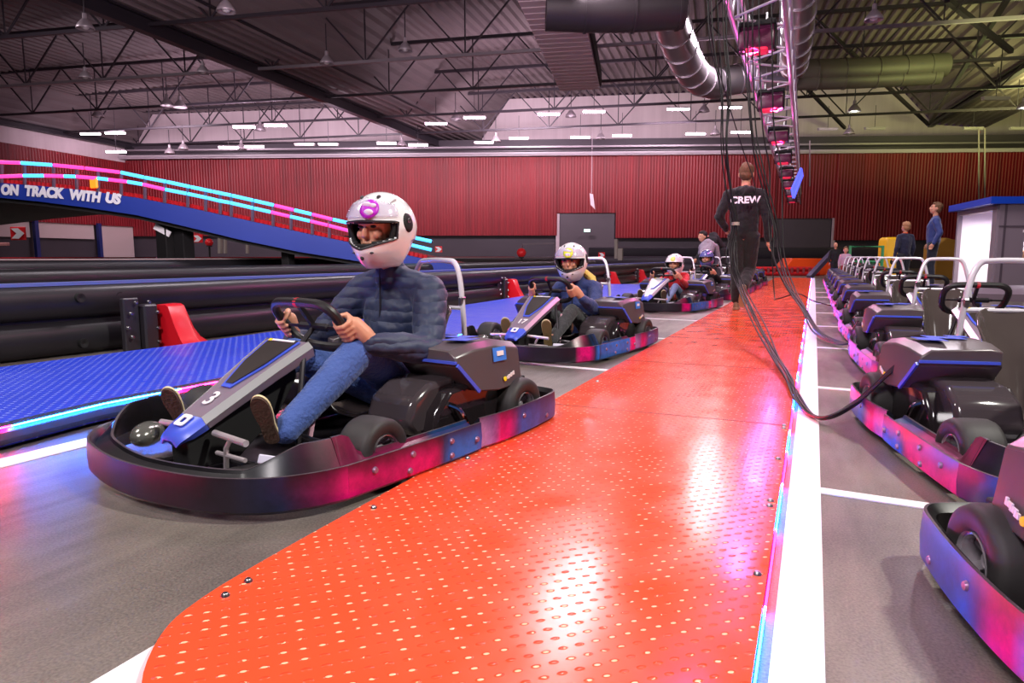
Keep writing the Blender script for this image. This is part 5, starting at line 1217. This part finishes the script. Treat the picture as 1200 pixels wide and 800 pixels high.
stander('person in a pale grey jacket leaning over behind the child in red', (p.x, p.y, 0), HALL_ROT+radians(60), 1.5, wool('grey_jacket', (150, 132, 148), .75), BLACKF, mat('hair_dark', (40, 30, 30), .7), dict(head=(.42, 0, 1.18), neck=(.30, 0, 1.20), chest=(.16, 0, 1.14), belly=(.05, 0, 1.04), shL=(.24, .18, 1.15), shR=(.24, -.18, 1.15), elL=(.34, .22, .90), elR=(.34, -.22, .90), wrL=(.44, .16, .72), wrR=(.44, -.16, .72)), vox=.02)
# ================================================================ HANGING CABLES
CB = mat('cable_black', (26, 20, 22), .5)
def cable(pts, r, label, group='black cables hanging from the lighting truss', jit=2.0):
    pts = [(x+random.uniform(-jit, jit), y, d+random.uniform(-.06, .06)) if d > 3.3 else (x, y+random.uniform(-jit, jit)*.5, d) for x, y, d in pts]
    P = smooth_path([atd(*q) for q in pts], 8); b = MB(); b.tube(P, r, 7); o = b.build('cable', CB, smooth=60); tag(o, label, 'cable', group); return o
lb = 'black cable hanging from the roof in front of the crew member'
for i in range(6):
    dx = [-6, -2, 2, 5, 8, -9][i]; j = lambda k: random.uniform(-2.5, 2.5)
    cable([(842+dx*1.5, -60, 6.6), (844+dx*1.2+j(0), 40, 6.6), (850+dx*.7+j(0)*.5, 110, 6.6), (849+dx*.6, 170, 6.6), (855+dx*.4, 220, 6.6), (862+dx*.25, 262, 6.6), (860+dx*.4+j(0)*.6, 300, 6.5), (866+dx*.4, 335, 6.3), (884+dx*.5, 375, 5.6), (905+dx*.4, 410, 4.8), (922+dx*.3, 440, 4.05), (936+dx*.25, 470, 3.4), (962+dx*.2, 490+dx*.15, 3.05), (1000, 474+dx*.3, 2.98), (1030, 447+dx*.25, 2.9), (1058, 424+dx*.2, 2.82), (1120, 402, 2.8)] if i in (0, 2, 4) else
          [(842+dx*1.5, -60, 6.6), (844+dx*1.2+j(0), 40, 6.6), (850+dx*.7+j(0)*.5, 110, 6.6), (849+dx*.6, 170, 6.6), (855+dx*.4, 220, 6.6), (862+dx*.25, 262, 6.6), (858+dx*.8, 300, 6.5), (872+dx*.6, 340, 6.2), (890+dx*.9, 380, 5.4), (910+dx*.6, 420, 4.5), (930+dx*.3, 455, 3.7), (958+dx*.3, 489, 3.08), (1005, 470, 2.95), (1058, 425, 2.82), (1118, 403, 2.8)], .006, lb)
tie = MB(); q = atd(862, 262, 6.55); tie.lathe([(.03, -.015), (.036, -.015), (.036, .015), (.03, .015)], q, (0, 0, 1), 12); tag(tie.build('cable_tie', mat('tie_pale', (170, 160, 150), .5)), 'pale tie binding the hanging cable bundle at the crew member\'s waist', 'cable tie')
lb2 = 'black cable hanging right of the crew member and running to the parked karts'
for i in range(5):
    dx = [-4, 0, 4, 8, -8][i]; x0 = [880, 884, 888, 911, 896][i]
    cable([(x0-8, -40, 8.2), (x0-6, 60, 8.2), (x0-2, 150, 8.2), (x0+6, 200, 8.2), (908+dx, 262, 8.1), (912+dx, 300, 8.0), (925+dx*.6, 335, 7.6), (942+dx*.5, 362, 6.9), (958+dx*.5, 388, 6.3), (985+dx*.3, 402-dx*.1, 5.6), (1010, 397, 5.3), (1035, 376, 5.2)], .0085, lb2, 'black cables running to the parked karts')
cable([(900, 240, 9.5), (903, 290, 9.5), (906, 345, 9.3), (912, 350, 8.8), (935, 344, 8.5), (950, 352, 8.4), (975, 358, 8.2)], .008, 'thin black cable touching the platform right of the crew member\'s legs', None)
cable([(830, -20, 7), (838, 60, 7.2), (868, 170, 8.5), (884, 215, 8.6), (890, 262, 8.6)], .006, 'single black cable crossing the top left of the hanging bundle', None)
# ================================================================ LIGHT
w = bpy.data.worlds.new('World'); S.world = w; w.use_nodes = True
w.node_tree.nodes['Background'].inputs[0].default_value = lin((150, 110, 140)); w.node_tree.nodes['Background'].inputs[1].default_value = .10
def area(loc, target, size, power, c, sy=None, spread=180, name='lamp_or_fill'):
    l = bpy.data.lights.new(name, 'AREA'); l.energy = power; l.color = c; l.size = size
    if sy: l.shape = 'RECTANGLE'; l.size_y = sy
    l.spread = radians(spread)
    o = bpy.data.objects.new(name, l); COL.objects.link(o); o.location = loc
    d = V(target)-V(loc); o.rotation_euler = d.to_track_quat('-Z', 'Y').to_euler(); return o
# overhead flood lamps of the hall over the pit lane (behind and above the camera)
area((4.0, 2.9, 6.6), (0.3, 2.4, 0), .34, 640, (1, .97, .88))
area((-1.5, -3.2, 5.6), (-1.4, 3.2, 0), 1.6, 420, (1, .93, .95))
area((-6.5, 1.0, 6.2), (-2.5, 3.5, 0), 1.6, 170, (1, .95, .92))
# rows of tube lamps above the platform further on
for y, x, p in [(9, -3.5, 330), (15, -5, 420), (16, 3.0, 330), (24, -3, 520)]:
    area((x, y, 7.6), (x+.2, y, 0), 3.0, p, (1, .88, .97), sy=.6)
# back tube lamps lighting the gable and cladding
for a in (-20, -10, 0, 9, 17): area(hall(a, 38, 7.6), hall(a, 45, 5.0), 4, [460, 520, 640, 330, 40][[-20, -10, 0, 9, 17].index(a)], (1, .82, .93), sy=.5)
for a in (-12, 2): area(hall(a, 34, 6.6), hall(a, 36, 10), 8, 520, (1, .80, .94), sy=3)  # added upward fill to brighten the roof, not tube lamps
# warm greenish sodium lamp at right
area(hall(25, 33, 6.0), hall(26, 34, 11), 5, 1300, (.85, .95, .32), sy=3)
area(hall(16, 21, 6.5), hall(19, 24, 11), 5, 330, (.85, .95, .35), sy=3)
# added fill light, low in front, lifting the roof
area(hall(-4, 8, 4.2), hall(-2, 20, 10), 8, 760, (1, .84, .92), sy=3)
# stage lights (pink) on the truss
for y, p, tx in [(9.0, 60, -2.6), (12.6, 60, 1.2), (16.2, 45, -2.6)]: area((-.76, y-.05, 3.12), (tx, y-2.2, 0), .26, p, (1, .12, .52))
area((-.76, 5.4, 3.2), (1.0, 2.6, 0), .3, 22, (1, .10, .50))
# inside the cabin
area(V(bo.location)+lv*.5+d1*1.2+V((0, 0, zr-.2)), V(bo.location)+lv*.5+d1*1.2, 1.4, 90, (1, .93, .98))
# ---------------- render look
S.view_settings.view_transform = 'Standard'; S.view_settings.look = 'None'; S.view_settings.gamma = 1; S.view_settings.exposure = 0.0
S.view_settings.use_curve_mapping = False
S.cycles.use_denoising = True
S.cycles.max_bounces = 6; S.cycles.diffuse_bounces = 3; S.cycles.glossy_bounces = 4; S.cycles.sample_clamp_indirect = 6
S.cycles.use_light_tree = True
area(hall(-15, 19, 7.4), hall(-15, 22, 0), 2.5, 420, (1, .90, .94), sy=.6)  # added fill over the left track, brightening arrow boards and wall panels
